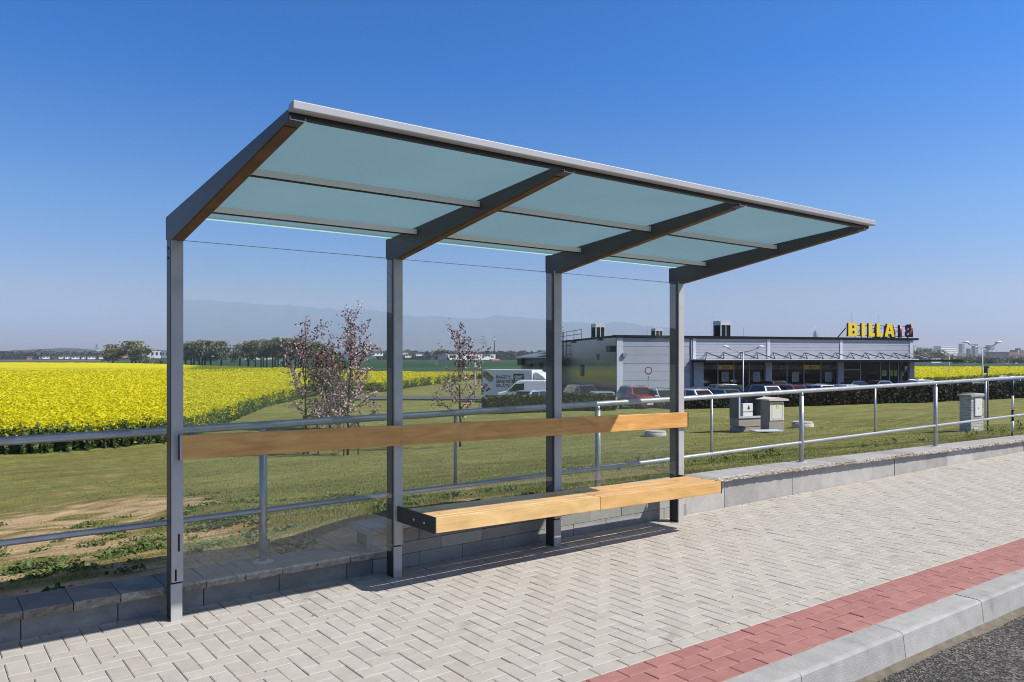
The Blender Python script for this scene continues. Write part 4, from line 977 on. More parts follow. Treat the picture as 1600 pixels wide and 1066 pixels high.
car('hatch', 1399, 66, F_ - .1, 'slate', 'slate blue hatchback under the railing beyond the entrance bay')
car('suv', 1432, 68, F_, 'black', 'black suv at the right end of the supermarket')
car('estate', 1446, 80, sd(345), 'silver', 'silver estate in the far row beyond the end of the shop')
car('saloon', 1462, 70, F_, 'black', 'black saloon beside the red tailed slate saloon')
car('saloon', 1491, 69, sd(340), 'slate', 'slate saloon parked side on with its red tail light to the left')
car('estate', 1512, 78, sd(340), 'white', 'white estate in the far row left of the right hand twin lamp')
car('suv', 1524, 69, F_ - .1, 'black', 'black suv beneath the right hand twin lamp')
car('saloon', 1552, 68.5, sd(345), 'blue', 'blue saloon with sloping windscreen right of the brick meter cabinet')
car('mpv', 1573, 73, sd(342), 'black', 'black people carrier behind the striped pole')
car('mpv', 1590, 80, sd(342), 'white', 'white people carrier in the far row at the right edge')
car('hatch', 1594, 69.5, sd(165), 'blue', 'blue hatchback at the right edge of the picture')
car('hatch', 836, 57, sd(15), 'silver', 'silver hatchback low behind the left hedge in front of the white van')

def van():
    c = at(826, HY, 63); root = thing('delivery_van', (c[0], c[1], GZ - .02), 'white delivery van with dark cab window parked before the box truck', 'van', None, sd(138))
    L, hw, H = 5.0, .98, 2.02
    side = [(2.5, .35), (2.5, .80), (2.38, 1.02), (1.75, 1.18), (.92, 1.92), (.55, H), (-2.42, H), (-2.5, 1.85), (-2.5, .35)]
    mb = MB(); mb.prism([(x, -hw, z) for x, z in side], (0, 2 * hw, 0)); mb.build('body', P['white'], root, bevel=.07, seg=3, local=True)
    for s in (-1, 1):
        y0 = s * (hw - .01)
        mb = MB(); mb.prism([(1.62, y0, 1.16), (1.02, y0, 1.72), (.30, y0, 1.80), (.30, y0, 1.10)], (0, s * .022, 0)); mb.build('side_window', M['carglass'], root, local=True)
        mb = MB(); mb.prism([(2.3, y0, .45), (2.3, y0, .56), (-2.4, y0, .56), (-2.4, y0, .45)], (0, s * .025, 0)); mb.build('side_trim', M['plastic'], root, local=True)
        mb = MB(); mb.prism([(.16, y0, .62), (.16, y0, 1.88), (.13, y0, 1.88), (.13, y0, .62)], (0, s * .012, 0)); mb.prism([(-.1, y0, 1.75), (-2.2, y0, 1.75), (-2.2, y0, 1.73), (-.1, y0, 1.73)], (0, s * .012, 0)); mb.build('door_seam', M['lampgrey'], root, local=True)
        mb = MB(); mb.box((1.25, min(s * hw, s * (hw + .2)), 1.12), (1.38, max(s * hw, s * (hw + .2)), 1.42)); mb.build('mirror', M['plastic'], root, bevel=.03, local=True)
        for x in (1.6, -1.55):
            mb = MB(); mb.tube([(x, s * (hw - .2), .34), (x, s * (hw + .01), .34)], .34, 20); wh = mb.build('wheel', M['tyre'], root, local=True)
            mb = MB(); mb.tube([(x, s * (hw - .05), .34), (x, s * (hw + .02), .34)], .21, 14); mb.build('rim', M['rim'], wh, local=True)
        mb = MB(); mb.box((2.30, min(s * .55, s * .88), .82), (2.49, max(s * .55, s * .88), 1.02)); mb.build('headlight', M['lamp_w'], root, bevel=.03, local=True)
        mb = MB(); mb.box((-2.52, min(s * .82, s * .96), .9), (-2.45, max(s * .82, s * .96), 1.4)); mb.build('tail_light', M['lamp_r'], root, local=True)
    mb = MB(); mb.prism([(1.72, -.85, 1.235), (1.72, .85, 1.235), (1.0, .78, 1.875), (1.0, -.78, 1.875)], (.02, 0, .022)); mb.build('windscreen', M['carglass'], root, local=True)
    mb = MB(); mb.box((2.49, -.6, .45), (2.515, .6, .75)); mb.build('grille', M['plastic'], root, local=True)
van()
def truck():
    c = at(800, HY, 67.5); dirn = at(835, HY, 66.5) - at(758, HY, 68.5); h = math.atan2(dirn[1], dirn[0])
    root = thing('box_truck', (c[0], c[1], GZ - .1), 'white box truck with bagety sendvice salaty lettering and food pictures on its side', 'truck', None, h)
    Ln = np.linalg.norm(dirn); a, b = -Ln / 2, Ln / 2; z0, z1 = .72, 2.84; hw = 1.1      # reader's side is -y
    mb = MB(); mb.box((a, -hw, z0), (b, hw, z1)); bx = mb.build('cargo_box', plain('box_side', (.74, .76, .80), .5, 0, .05, .6), root, bevel=.02, local=True)
    mb = MB(); mb.box((a - .04, -hw - .02, z0 - .05), (a + .05, hw + .02, z1 + .02)); mb.build('rear_frame', M['frame'], bx, local=True)
    mb = MB(); mb.box((a + .05, -hw - .022, z1 - .07), (b, hw + .022, z1 + .015)); mb.box((b - .07, -hw - .02, z0), (b + .01, hw + .02, z1)); mb.box((a + .05, -hw - .022, z0 - .05), (b, hw + .022, z0 + .05)); mb.build('edge_profile', M['white'], bx, local=True)
    R3 = Matrix(((1, 0, 0), (0, 0, -1), (0, 1, 0))).to_4x4(); u = lambda f: a + f * (b - a)
    for txt, f in (('BAGETY', .66), ('SENDVIČE', .485), ('SALÁTY', .315)):
        text_obj(txt, 'lettering', M['textdark'], .37, bx, Matrix.Translation((u(.29), -hw - .012, z0 + f * (z1 - z0))) @ R3, .003, .012)
    mb = MB(); mb.box((u(.64), -hw - .016, z0 + .40 * (z1 - z0)), (u(.845), -hw + .01, z0 + .86 * (z1 - z0))); lg = mb.build('logo_panel', M['fascia'], bx, local=True)
    for txt, f in (('CRAFT', .70), ('FARM', .585)):
        text_obj(txt, 'lettering', M['textwhite'], .25, lg, Matrix.Translation((u(.742), -hw - .025, z0 + f * (z1 - z0))) @ R3, .003, .012, 'CENTER')
    mb = MB(); mb.box((u(.66), -hw - .024, z0 + .49 * (z1 - z0)), (u(.825), -hw - .01, z0 + .54 * (z1 - z0))); mb.build('logo_stripe', plain('cream_stripe', (.6, .56, .36), .6, 0, .03), lg, local=True)
    # printed baguette and tomatoes
    mb = MB(); q = lambda f, g: (u(f), -hw - .008, z0 + g * (z1 - z0)); mb.prism([q(.03, .93), q(.09, .95), q(.25, .70), q(.23, .55), q(.16, .50), q(.02, .74)], (0, .02, 0)); mb.build('baguette_print', M['brown'], bx, local=True)
    mb = MB(); mb.prism([q(.10, .86), q(.13, .88), q(.22, .66), q(.20, .62)], (0, -.006, 0)); mb.build('filling_print', M['stake'], bx, local=True)
    for f, g, r in ((.045, .34, .13), (.085, .37, .10), (.03, .26, .10), (.09, .18, .13), (.13, .24, .12), (.155, .21, .07), (.015, .15, .10)):
        mb = MB(); mb.tube([(u(f + .012), -hw + .01, z0 + g * (z1 - z0)), (u(f + .012), -hw - .010, z0 + g * (z1 - z0))], r, 14); mb.build('tomato_print', M['cherry'], bx, local=True)
    side = [(b + 1.75, .45), (b + 1.75, 1.05), (b + 1.45, 1.25), (b + .95, 2.02), (b + .15, 2.08), (b + .15, .45)]
    mb = MB(); mb.prism([(x, -.98, z) for x, z in side], (0, 1.96, 0)); cab = mb.build('cab', P['white'], root, bevel=.06, seg=3, local=True)
    mb = MB(); mb.prism([(x, -.9, z) for x, z in ((b + .12, 2.10), (b + .12, 2.74), (b + .5, 2.62), (b + .95, 2.34), (b + 1.2, 2.10))], (0, 1.8, 0)); mb.build('wind_deflector', P['white'], cab, bevel=.06, seg=3, local=True)
    for s in (-1, 1):
        mb = MB(); mb.prism([(b + 1.32, s * .97, 1.30), (b + .92, s * .97, 1.88), (b + .35, s * .97, 1.92), (b + .35, s * .97, 1.28)], (0, s * .03, 0)); mb.build('side_window', M['carglass'], cab, local=True)
        for x in (a + .9, b + 1.0):
            mb = MB(); mb.tube([(x, s * .72, .40), (x, s * 1.0, .40)], .40, 20); wh = mb.build('wheel', M['tyre'], root, local=True)
            mb = MB(); mb.tube([(x, s * .9, .40), (x, s * 1.012, .40)], .22, 14); mb.build('rim', M['rim'], wh, local=True)
    mb = MB(); mb.prism([(b + 1.42, -.84, 1.29), (b + 1.42, .84, 1.29), (b + 1.0, .8, 1.93), (b + 1.0, -.8, 1.93)], (.03, 0, .02)); mb.build('windscreen', M['carglass'], cab, local=True)
    mb = MB(); mb.box((a, -.45, .48), (b + .2, .45, .72)); mb.box((a + 1.5, -1.0, .4), (b - .2, 1.0, .62)); mb.build('chassis', M['plastic'], root, local=True)
truck()

# ================================================================== lamps, signs, poles
def twin_lamp(px, D, ytop, span, label, lean=0):
    c = at(px, HY, D); z1 = EYE + (HY - ytop) / FPX * D
    root = thing('street_lamp', (c[0], c[1], GZ), label, 'street lamp', 'twin armed street lamps in the car park'); h = z1 - GZ; e = RT
    mb = MB(); mb.tube([(0, 0, 0), (0, 0, .5), (0, 0, h - .15)], [.075, .07, .045], 10); mb.build('pole', M['lampgrey'], root, local=True)
    for s in (-1, 1):
        tip = e * s * (span / 2 - .28) + UP * (h + .16); mb = MB(); mb.tube([UP * (h - .18), e * s * span * .15 + UP * (h - .10), e * s * span * .28 + UP * (h + .02), tip], [.035, .032, .03, .03], 8); arm = mb.build('arm', M['lampgrey'], root, local=True)
        vs = []; fs_ = []; n = 10; K = 8
        for i in range(K + 1):
            u = i / K; r = .14 * math.sin(PI * min(1, max(.02, u ** .8))) + .015; cc = tip + e * s * (u * .62 - .15) + UP * (.02 + .06 * math.sin(PI * u) + .05 * u)
            for k in range(n):
                t = 2 * PI * k / n; zz = math.sin(t) * r * (.8 if math.sin(t) > 0 else .35); vs.append(cc + FW * math.cos(t) * r + UP * zz)
        for i in range(K):
            for k in range(n): k2 = (k + 1) % n; fs_.append((i*n+k, i*n+k2, (i+1)*n+k2, (i+1)*n+k))
        mb = MB(); mb.add(vs, fs_, 0, True); mb.build('lamp_head', M['white'], arm, local=True)
twin_lamp(1161, 62, 547, 3.05, 'twin armed street lamp standing in front of the shop windows')
twin_lamp(1535, 60, 540.5, 2.75, 'twin armed street lamp near the right edge with large white heads')
twin_lamp(1483, 136, 554, 2.6, 'small distant twin lamp standing before the right rape field')
def pole_lamp(px, D, yt, label, side=1):
    c = at(px, HY, D); root = thing('lamp_post', (c[0], c[1], GZ), label, 'lamp post'); h = EYE + (HY - yt) / FPX * D - GZ
    mb = MB(); mb.tube([(0, 0, 0), (0, 0, h)], [.06, .04], 8); mb.build('pole', M['trim'], root, local=True)
    mb = MB(); mb.obox(RT * .25 * side + UP * h, RT * .32, FW * .11, UP * .05); mb.build('lamp_head', M['white'], root, bevel=.03, local=True)
pole_lamp(742, 73, 558, 'thin pale lamp post behind the right hand blossom tree', 1)
pole_lamp(437, 240, 563.5, 'thin white lamp post in front of the dark tree row', 1)
def no_entry_sign():
    D = 63.5; c = at(1013, HY, D); root = thing('traffic_sign', (c[0], c[1], GZ), 'round white traffic sign with red rim above a small white plate', 'traffic sign'); k = D / FPX
    mb = MB(); mb.tube([(0, 0, 0), (0, 0, (HY - 573 + 61) * k + .35)], .035, 8); mb.build('pole', M['lampgrey'], root, local=True)
    def disc(r, d0, d1, z, sx=1.0):
        mb = MB(); n = 24; mb.prism([RT * (r * math.cos(2*PI*i/n)) + UP * (z + r * math.sin(2*PI*i/n)) - FW * d0 for i in range(n)], -FW * (d1 - d0)); return mb
    z = EYE + (HY - 579.3) * k - GZ
    b = disc(.31, .045, .06, z).build('sign_disc', plain('red_sign_rim', (.45, .02, .03), .5, 0, 0), root, local=True); disc(.225, .06, .068, z).build('sign_face', M['white'], b, local=True)
    z2 = EYE + (HY - 589.2) * k - GZ; mb = MB(); mb.obox(UP * z2 - FW * .05, RT * .15, FW * .012, UP * .16); p = mb.build('plate', M['white'], root, local=True)
    mb = MB(); mb.prism([UP * (z2 - .08) - RT * .07 - FW * .063, UP * (z2 - .08) + RT * .07 - FW * .063, UP * (z2 + .07) - FW * .063], FW * -.005); mb.build('pictogram', M['textdark'], p, local=True)
no_entry_sign()
def back_sign():
    D = 21.0; c = at(1543.3, HY, D); g = ground1(c[0], c[1]); k = D / FPX
    root = thing('sign_pole', (c[0], c[1], g), 'grey pole carrying a small dark sign seen from behind, by the brick meter cabinet', 'sign pole')
    z1 = EYE + (HY - 572.5) * k - g; z0 = EYE + (HY - 583) * k - g
    mb = MB(); mb.tube([(0, 0, -.1), (0, 0, z1 - .05)], .020, 10); mb.build('pole', plain('dull_grey_pole', (.16, .165, .17), .55, .3, .1), root, local=True)
    mb = MB(); mb.obox(UP * (z0 + z1) / 2 - RT * .01 + FW * .035, RT * .07, FW * .006, UP * (z1 - z0) / 2); mb.build('sign_back', M['plastic'], root, local=True)
    mb = MB(); mb.obox(UP * (z0 - .12), RT * .03, FW * .03, UP * .05); mb.build('clamp', plain('rusty_clamp', (.25, .07, .02), .7, 0, .1), root, local=True)
back_sign()
def striped_pole():
    D = 14.6; c = at(1582.2, HY, D); g = ground1(c[0], c[1]); k = D / FPX
    root = thing('striped_pole', (c[0], c[1], g), 'slim black and white striped marker pole behind the low wall at right', 'marker pole'); bands = [594.5, 618.5, 640.5, 658.0, 676, 690]
    for i in range(5):
        za, zb = EYE + (HY - bands[i + 1]) * k - g, EYE + (HY - bands[i]) * k - g; mb = MB(); mb.tube([(0, 0, max(-.1, za)), (0, 0, zb)], .021, 10); mb.build('black_band' if i % 2 == 0 else 'white_band', M['plastic'] if i % 2 == 0 else M['white'], root, local=True)
striped_pole()

# ================================================================== cabinets and covers on the lawn
def cabinets():
    def gpos(px, py, D0):
        p = hit_ground(px, py); D = (p - CAM) @ FW; return p, p[2] - .03, D / D0
    def frame(px0, px1, py0, py1, D): 
        k = D / FPX; return k
    fwd = np.array([.30, .954, 0]); rgt = np.array([.954, -.30, 0])      # the doors face (-.30,-.95): towards the road
    # turn so that the left side shows: doors look a little to the right of the camera
    ang = math.radians(-62); dirv = lambda a: np.array([math.cos(a), math.sin(a), 0])
    D = 24.0; k = D / FPX; c = atz(1174, D, 0); g = ground1(c[0], c[1]) + .02; zb = EYE + (HY - 674) * k
    base = zb if abs(zb - g) < .35 else g
    fr = -dirv(math.atan2(FW[1], FW[0]) + math.radians(24)); rt = np.array([-fr[1], fr[0], 0])
    c, base, sc_ = gpos(1174, 673.5, 24.0)
    root = thing('utility_cabinet', (c[0], c[1], base), 'doorless grey utility cabinet with a white box inside standing on the lawn', 'utility cabinet')
    root.scale = (sc_, sc_, sc_)
    Wd, Dp, H1, H0 = .98, .42, 1.19, .42
    o = lambda x, y, z: rt * x + fr * y + UP * z
    mb = MB()
    mb.obox(o(-Wd/2 + .02, -Dp/2, (H0+H1)/2), rt * .02, fr * Dp/2, UP * (H1-H0)/2); mb.obox(o(Wd/2 - .02, -Dp/2, (H0+H1)/2), rt * .02, fr * Dp/2, UP * (H1-H0)/2)
    mb.obox(o(0, -Dp + .02, (H0+H1)/2), rt * (Wd/2 - .04), fr * .02, UP * (H1-H0)/2); mb.obox(o(0, -Dp/2, H1 - .02), rt * (Wd/2 - .041), fr * Dp/2 * .99, UP * .02); mb.obox(o(0, -Dp/2, H0 + .015), rt * (Wd/2 - .041), fr * Dp/2 * .99, UP * .015)
    mb.build('casing', plain('cabinet_grey', (.13, .14, .145), .6, 0, .12, 4), root, local=True)
    mb = MB()
    for x in (-Wd/2 + .02, Wd/2 - .02): mb.obox(o(x, .012, (H0+H1)/2), rt * .026, fr * .012, UP * (H1-H0)/2)
    mb.obox(o(0, .012, H1 - .018), rt * (Wd/2 - .047), fr * .012, UP * .018); mb.obox(o(0, .012, H0 + .03), rt * (Wd/2 - .047), fr * .012, UP * .03); mb.build('door_frame', M['trim'], root, local=True)
    mb = MB(); mb.obox(o(0, -Dp/2, H0/2 + .08), rt * Wd/2 * .99, fr * Dp/2 * .98, UP * (H0/2 - .08)); mb.obox(o(0, -Dp/2 + .01, .07), rt * Wd/2, fr * Dp/2, UP * .07); mb.build('plinth', plain('concrete_plinth', (.34, .30, .27), .9, 0, .15, 6), root, local=True)
    mb = MB(); mb.obox(o(-.08, -.21, H0 + .24), rt * .19, fr * .15, UP * .20); bx = mb.build('inner_box', M['white'], root, bevel=.01, local=True)
    mb = MB(); mb.obox(o(-.08, -.058, H0 + .19), rt * .19, fr * .003, UP * .008); mb.build('seam', M['plastic'], bx, local=True)
    mb = MB(); mb.prism([o(-.10, -.056, H0 + .27), o(.0, -.056, H0 + .27), o(-.02, -.056, H0 + .32), o(-.05, -.056, H0 + .39)], fr * .004); mb.build('warning_mark', M['textdark'], bx, local=True)
    mb = MB(); mb.tube([o(-.22, -.25, H0 + .44), o(-.23, -.25, H0 + .58), o(-.19, -.2, H0 + .62), o(-.20, -.22, H0 + .74)], .016, 6); mb.tube([o(.05, -.3, H0 + .44), o(.05, -.3, H0 + .52)], .02, 6); mb.build('cable', M['trim'], root, local=True)
    # closed neighbour
    D = 25.0; k = D / FPX; c = atz(1213.5, D, 0); zb = EYE + (HY - 672) * k
    c, zb, sc_ = gpos(1213.5, 672, 25.0)
    root = thing('meter_cabinet', (c[0], c[1], zb), 'closed cream meter cabinet with a yellow sticker, right of the doorless one', 'meter cabinet')
    fr = -dirv(math.atan2(FW[1], FW[0]) + math.radians(24)); rt = np.array([-fr[1], fr[0], 0]); o = lambda x, y, z: rt * x + fr * y + UP * z
    root.scale = (sc_, sc_, sc_)
    Wd, Dp, H1 = .61, .40, .98
    mb = MB(); mb.obox(o(0, -Dp/2, H1/2), rt * Wd/2, fr * Dp/2, UP * H1/2); mb.build('casing', plain('weathered_concrete', (.30, .275, .25), .9, 0, .15, 6), root, bevel=.01, local=True)
    mb = MB(); mb.prism([o(-Wd/2 - .10, .10, H1 - .01), o(Wd/2 + .10, .10, H1 - .03), o(Wd/2 + .10, .10, H1 + .03), o(0, .10, H1 + .085), o(-Wd/2 - .10, .10, H1 + .03)], -fr * (Dp + .2)); mb.build('lid', plain('pale_concrete_lid', (.55, .52, .47), .9, 0, .1, 6), root, local=True)
    mb = MB(); mb.obox(o(.0, .008, H1 - .36), rt * .285, fr * .012, UP * .29); dr = mb.build('door', plain('cream_door', (.66, .64, .57), .5, 0, .04), root, bevel=.004, local=True)
    mb = MB()
    for (x, z, a_, b_) in ((0, -.24, .21, .004), (.21, 0, .004, .24), (-.21, 0, .004, .24), (0, .24, .21, .004)): mb.obox(o(x, .022, H1 - .36 + z), rt * a_, fr * .003, UP * b_)
    mb.build('door_seam', M['stake'], dr, local=True)
    mb = MB(); mb.obox(o(.03, .024, H1 - .20), rt * .05, fr * .003, UP * .055); sk = mb.build('sticker', plain('yellow_sticker', (.70, .72, .03), .5, 0, .02), dr, local=True)
    mb = MB(); mb.prism([o(.015, .028, H1 - .225), o(.05, .028, H1 - .225), o(.035, .028, H1 - .175)], fr * .003); mb.build('bolt_mark', plain('green_print', (.12, .25, .02), .5, 0, 0), sk, local=True)
    # brick meter cabinet
    D = 21.5; k = D / FPX; c = atz(1527, D, 0); zb = EYE + (HY - 673.5) * k
    c, zb, sc_ = gpos(1527, 673.5, 21.5)
    root = thing('brick_meter_cabinet', (c[0], c[1], zb), 'pale brick meter cabinet with flat concrete lid and white door, near the right edge', 'meter cabinet')
    fr = -dirv(math.atan2(FW[1], FW[0]) + math.radians(20)); rt = np.array([-fr[1], fr[0], 0]); o = lambda x, y, z: rt * x + fr * y + UP * z
    root.scale = (sc_, sc_, sc_)
    Wd, Dp, H1 = .46, .36, .98; mb = MB(); tn = []
    for r in range(13):
        n0 = len(mb.f); zz = r * .0745 + .037
        mb.obox(o(0, -Dp/2, zz), rt * (Wd/2 - .006), fr * (Dp/2 - .006), UP * .0372); tn += [.0] * 6
        for i in range(3):
            w_ = Wd / 2.5; x0 = -Wd/2 + i * w_ - (w_/2 if r % 2 else 0); x1 = min(x0 + w_, Wd/2); x0 = max(x0, -Wd/2)
            if x1 - x0 > .02: mb.obox(o((x0+x1)/2, -.004, zz), rt * ((x1-x0)/2 - .004), fr * .008, UP * .033); tn += [.4 + rnd.random() * .6] * 6
            if x1 - x0 > .02: mb.obox(o(-Wd/2 + .002, -Dp/2 + (x0+x1)/2 * Dp / Wd, zz), rt * .008, fr * ((x1-x0)/2 * Dp / Wd - .004), UP * .033); tn += [.4 + rnd.random() * .6] * 6
    mb.build('brickwork', toned('pale_brick', [(0, (.20, .195, .18)), (.4, (.44, .43, .40)), (1, (.58, .57, .54))], .9, noise=(20, .15)), root, tones=tn, local=True)
    mb = MB(); mb.obox(o(0, -Dp/2, H1 + .02), rt * (Wd/2 + .045), fr * (Dp/2 + .045), UP * .03); mb.obox(o(.07, -Dp/2, H1 + .062), rt * .17, fr * .2, UP * .014); mb.build('lid', M['concrete'], root, bevel=.006, local=True)
    mb = MB(); mb.obox(o(.02, .014, H1 - .30), rt * .125, fr * .012, UP * .235); dr = mb.build('door', M['white'], root, bevel=.004, local=True)
    mb = MB(); mb.obox(o(.02, .008, H1 - .30), rt * .142, fr * .010, UP * .252); mb.build('door_frame', M['lampgrey'], dr, local=True)
    mb = MB(); mb.tube([o(.02, .025, H1 - .32), o(.02, .034, H1 - .32)], .012, 8); mb.build('lock', M['plastic'], dr, local=True)
    # round concrete covers
    for px, py, r, hh, lab in ((1254, 668, .42, .16, 'round concrete manhole cover on the lawn right of the meter cabinet'), (1024, 681, .44, .13, 'round concrete manhole cover on the grass mound behind the last pane')):
        p = hit_ground(px, py); root = thing('manhole_cover', (p[0], p[1], p[2]), lab, 'manhole cover', 'manhole covers on the lawn')
        mb = MB(); mb.tube([(0, 0, -.2), (0, 0, hh), (0, 0, hh + .015)], [r, r, r - .03], 26); rg = mb.build('shaft_ring', M['concrete'], root, local=True)
        mb = MB(); mb.tube([(.03, .02, hh + .016), (.03, .02, hh + .075)], r * .92, 26); mb.build('cover_slab', M['concrete'], root, bevel=.01, local=True)
    p = hit_ground(1198, 676); root_ = MB(); a = RT * .55 + FW * .10; b = FW * .26 - RT * .05
    root_.obox(np.array([p[0], p[1], p[2] + .07]), a, b, UP * .02 + RT * .004); o_ = root_.build('fallen_panel', M['trim']); tag(o_, 'pale cabinet door panel lying flat on the grass before the doorless cabinet', 'panel')
cabinets()
# ================================================================== hedges
def hedge(name, a, b, h0, wd, n, mats, label, seed, frac=None):
    rng = np.random.default_rng(seed); a = np.array(a[:2]); b = np.array(b[:2]); d = b - a; L = np.linalg.norm(d); d = d / L; nn = np.array([-d[1], d[0]])
    mid = (a + b) / 2; root = thing(name, (mid[0], mid[1], ground1(*mid)), label, 'hedge', 'hedges in front of the car park')
    u = rng.uniform(0, L, n); hq = (h0 if not frac else .55 * h0 + .55 * h0 * sstep(0, .42, u / L)); hh = hq * (.86 + .3 * fbm(u * .9, np.zeros(n), seed, 3)); v = rng.uniform(-1, 1, n); t = rng.uniform(0, 1, n) ** .75
    # shell heavy: push to the outside
    side = rng.random(n) < .6; v = np.where(side, np.sign(v) * (1 - .25 * rng.random(n) ** 2), v); t = np.where(side, t, 1 - .15 * rng.random(n) ** 2)
    wloc = wd * (.8 + .35 * fbm(u * 1.3, np.ones(n) * 3, seed + 1, 3)); XY = a[None] + d[None] * u[:, None] + nn[None] * (v * wloc * (1 - .35 * t ** 4))[:, None]
    Z = ground(XY[:, 0], XY[:, 1]) + t * hh + rng.normal(0, .04, n)
    V, F = quads(rng, np.stack([XY[:, 0], XY[:, 1], Z], 1), rng.uniform(.10, .22, n), .3)
    tone = np.clip(rng.normal(.5, .25, n) + .2 * (t - .5), 0, 1); mi = np.zeros(n, int)
    if frac: mi = ((np.abs(u / L - frac) < .10 + .05 * rng.random(n)) & (rng.random(n) < .75)).astype(int)
    fast('foliage', V, F, mats, root, tone, mi)
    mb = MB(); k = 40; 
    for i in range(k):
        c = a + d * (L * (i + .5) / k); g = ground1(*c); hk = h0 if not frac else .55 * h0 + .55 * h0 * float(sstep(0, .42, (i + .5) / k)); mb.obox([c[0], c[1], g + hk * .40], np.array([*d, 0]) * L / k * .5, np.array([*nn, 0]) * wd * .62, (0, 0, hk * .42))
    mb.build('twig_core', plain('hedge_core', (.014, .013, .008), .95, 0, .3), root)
hp = lambda px, D: at(px, HY, D)[:2]
hedge('hedge', HA - HT * 8.2, HA + HT * .6, 1.0, .5, 11000, [M['hedgelight']], 'light green clipped hedge before the box truck and white van', 3)
hedge('hedge', HA + HT * 4.6, HB + HT * 4, 1.05, .6, 26000, [M['hedge'], M['hedgebrown']], 'long dark green hedge with a bronze stretch running right from the shelter', 5, .36)

# ================================================================== trees
def branch(mb, rng, p, d, L, r, out, curl=.25, up=.1, n=6, depth=1, spread=.9, kids=4):
    p = np.array(p, float); d = np.array(d, float); d /= np.linalg.norm(d); pts = [p.copy()]; rad = [r]
    for i in range(n):
        d = d + rng.normal(0, curl / n ** .5, 3) + np.array([0, 0, up / n]); d /= np.linalg.norm(d); p = p + d * L / n; pts.append(p.copy()); rad.append(r * (1 - .78 * (i + 1) / n))
    mb.tube(pts, rad, 6 if r > .02 else 4, 0, False); out.append(pts)
    if depth > 0:
        for k in range(kids):
            t = .25 + .7 * (k + rng.random()) / kids; i = min(n - 1, int(t * n)); q = pts[i] + (pts[i + 1] - pts[i]) * (t * n - i)
            e = rng.normal(size=3); e -= d * (e @ d); e /= np.linalg.norm(e); nd = d * (1 - spread * .5) + e * spread
            branch(mb, rng, q, nd, L * (.35 + .3 * rng.random()) * (1.1 - .5 * t), rad[i] * .55, out, curl, up, max(3, n - 2), depth - 1, spread, max(2, kids - 1))
def blossom_tree(px, D, H, seed, label, lean=(0, 0), tops=1, dens=1.0, low=.18, wide=1.0, stakes=True):
    dens *= .82
    rng = np.random.default_rng(seed); c = at(px, HY, D); g = ground1(c[0], c[1])
    root = thing('blossom_tree', (c[0], c[1], g), label, 'tree', 'young blossom trees on the lawn')
    mb = MB(); out = []
    tp = [np.array([0, 0, -.1])]; nseg = 12; d = np.array([lean[0], lean[1], 1.0])
    for i in range(nseg): tp.append(tp[-1] + np.array([rng.normal(0, .03) + lean[0] * H / nseg, rng.normal(0, .03) + lean[1] * H / nseg, (H + .1) / nseg]))
    mb.tube(tp, [.050 * (1 - .88 * i / nseg) + .004 for i in range(nseg + 1)], 7, 0); out.append(tp[8:])
    nb = int(26 * dens)
    for k in range(nb):
        t = low + (1 - low) * (k + rng.random() * .8) / nb; i = min(nseg - 1, int(t * nseg)); q = tp[i] + (tp[i + 1] - tp[i]) * (t * nseg - i); a = k * 2.4 + rng.random()
        ln = H * wide * (.36 - .26 * abs(t - .42) * 1.5) * rng.uniform(.55, 1.2); branch(mb, rng, q, (math.cos(a), math.sin(a), .55 + .5 * t), ln, .023 * (1.15 - t), out, .45, .25, 6, 1, .8, 4)
    for k in range(tops):
        q = tp[7]; a = rng.random() * 6.28; branch(mb, rng, q, (math.cos(a) * .45, math.sin(a) * .45, 1), H * .42, .018, out, .3, .2, 7, 1, .8, 5)
    mb.build('trunk', M['bark'], root, local=True)
    pts = []
    for br in out:
        br = np.array(br); m = len(br)
        cnt = int(37 * dens * np.linalg.norm(br[-1] - br[0]) / .6) + 4
        t = rng.random(cnt) ** .8 * (m - 1.001); i = t.astype(int); f = (t - i)[:, None]; q = br[i] * (1 - f) + br[i + 1] * f; pts.append(q + rng.normal(0, .055, (cnt, 3)))
    pts = np.concatenate(pts); hrel = pts[:, 2] / H; keep = rng.random(len(pts)) < np.clip(1.15 - .75 * hrel, .3, 1); pts = pts[keep]; n = len(pts)
    V, F = quads(rng, pts, rng.uniform(.035, .078, n), 0); tone = np.clip(rng.beta(1.25, 1.35, n) - .10 * (pts[:, 2] / H > .7), 0, 1)
    fast('crown', V + np.array([c[0], c[1], g]), F, M['blossom'], root, tone)
    if stakes:
        mb = MB(); s = .30
        for (x, y) in ((-s, -s), (s, -s), (0, s)): mb.tube([(x, y, -.2), (x, y, 1.55)], .028, 6)
        for (p, q) in (((-s, -s), (s, -s)), ((s, -s), (0, s)), ((0, s), (-s, -s))): mb.tube([(*p, 1.5), (*q, 1.5)], .022, 6)
        st = mb.build('support_stakes', M['stake'], root, local=True)
def GD(px, D): return D
blossom_tree(481, 31, 5.0, 21, 'pink blossom tree in stakes, left one of the clump behind the first pane', tops=3, dens=.85, low=.28, wide=1.12)
blossom_tree(543, 30, 5.2, 33, 'tall pink blossom tree beside the second post, right one of the clump', (.02, -.01), tops=3, dens=1.15, low=.12, wide=1.05)
blossom_tree(517, 32.5, 3.7, 45, 'bushy low blossom tree in the middle of the clump behind the first pane', tops=2, dens=.95, low=.12, wide=1.1)
blossom_tree(719, 31, 4.5, 57, 'airy blossom tree standing alone in front of the service path', tops=2, dens=.85, low=.22, wide=1.1, stakes=False)
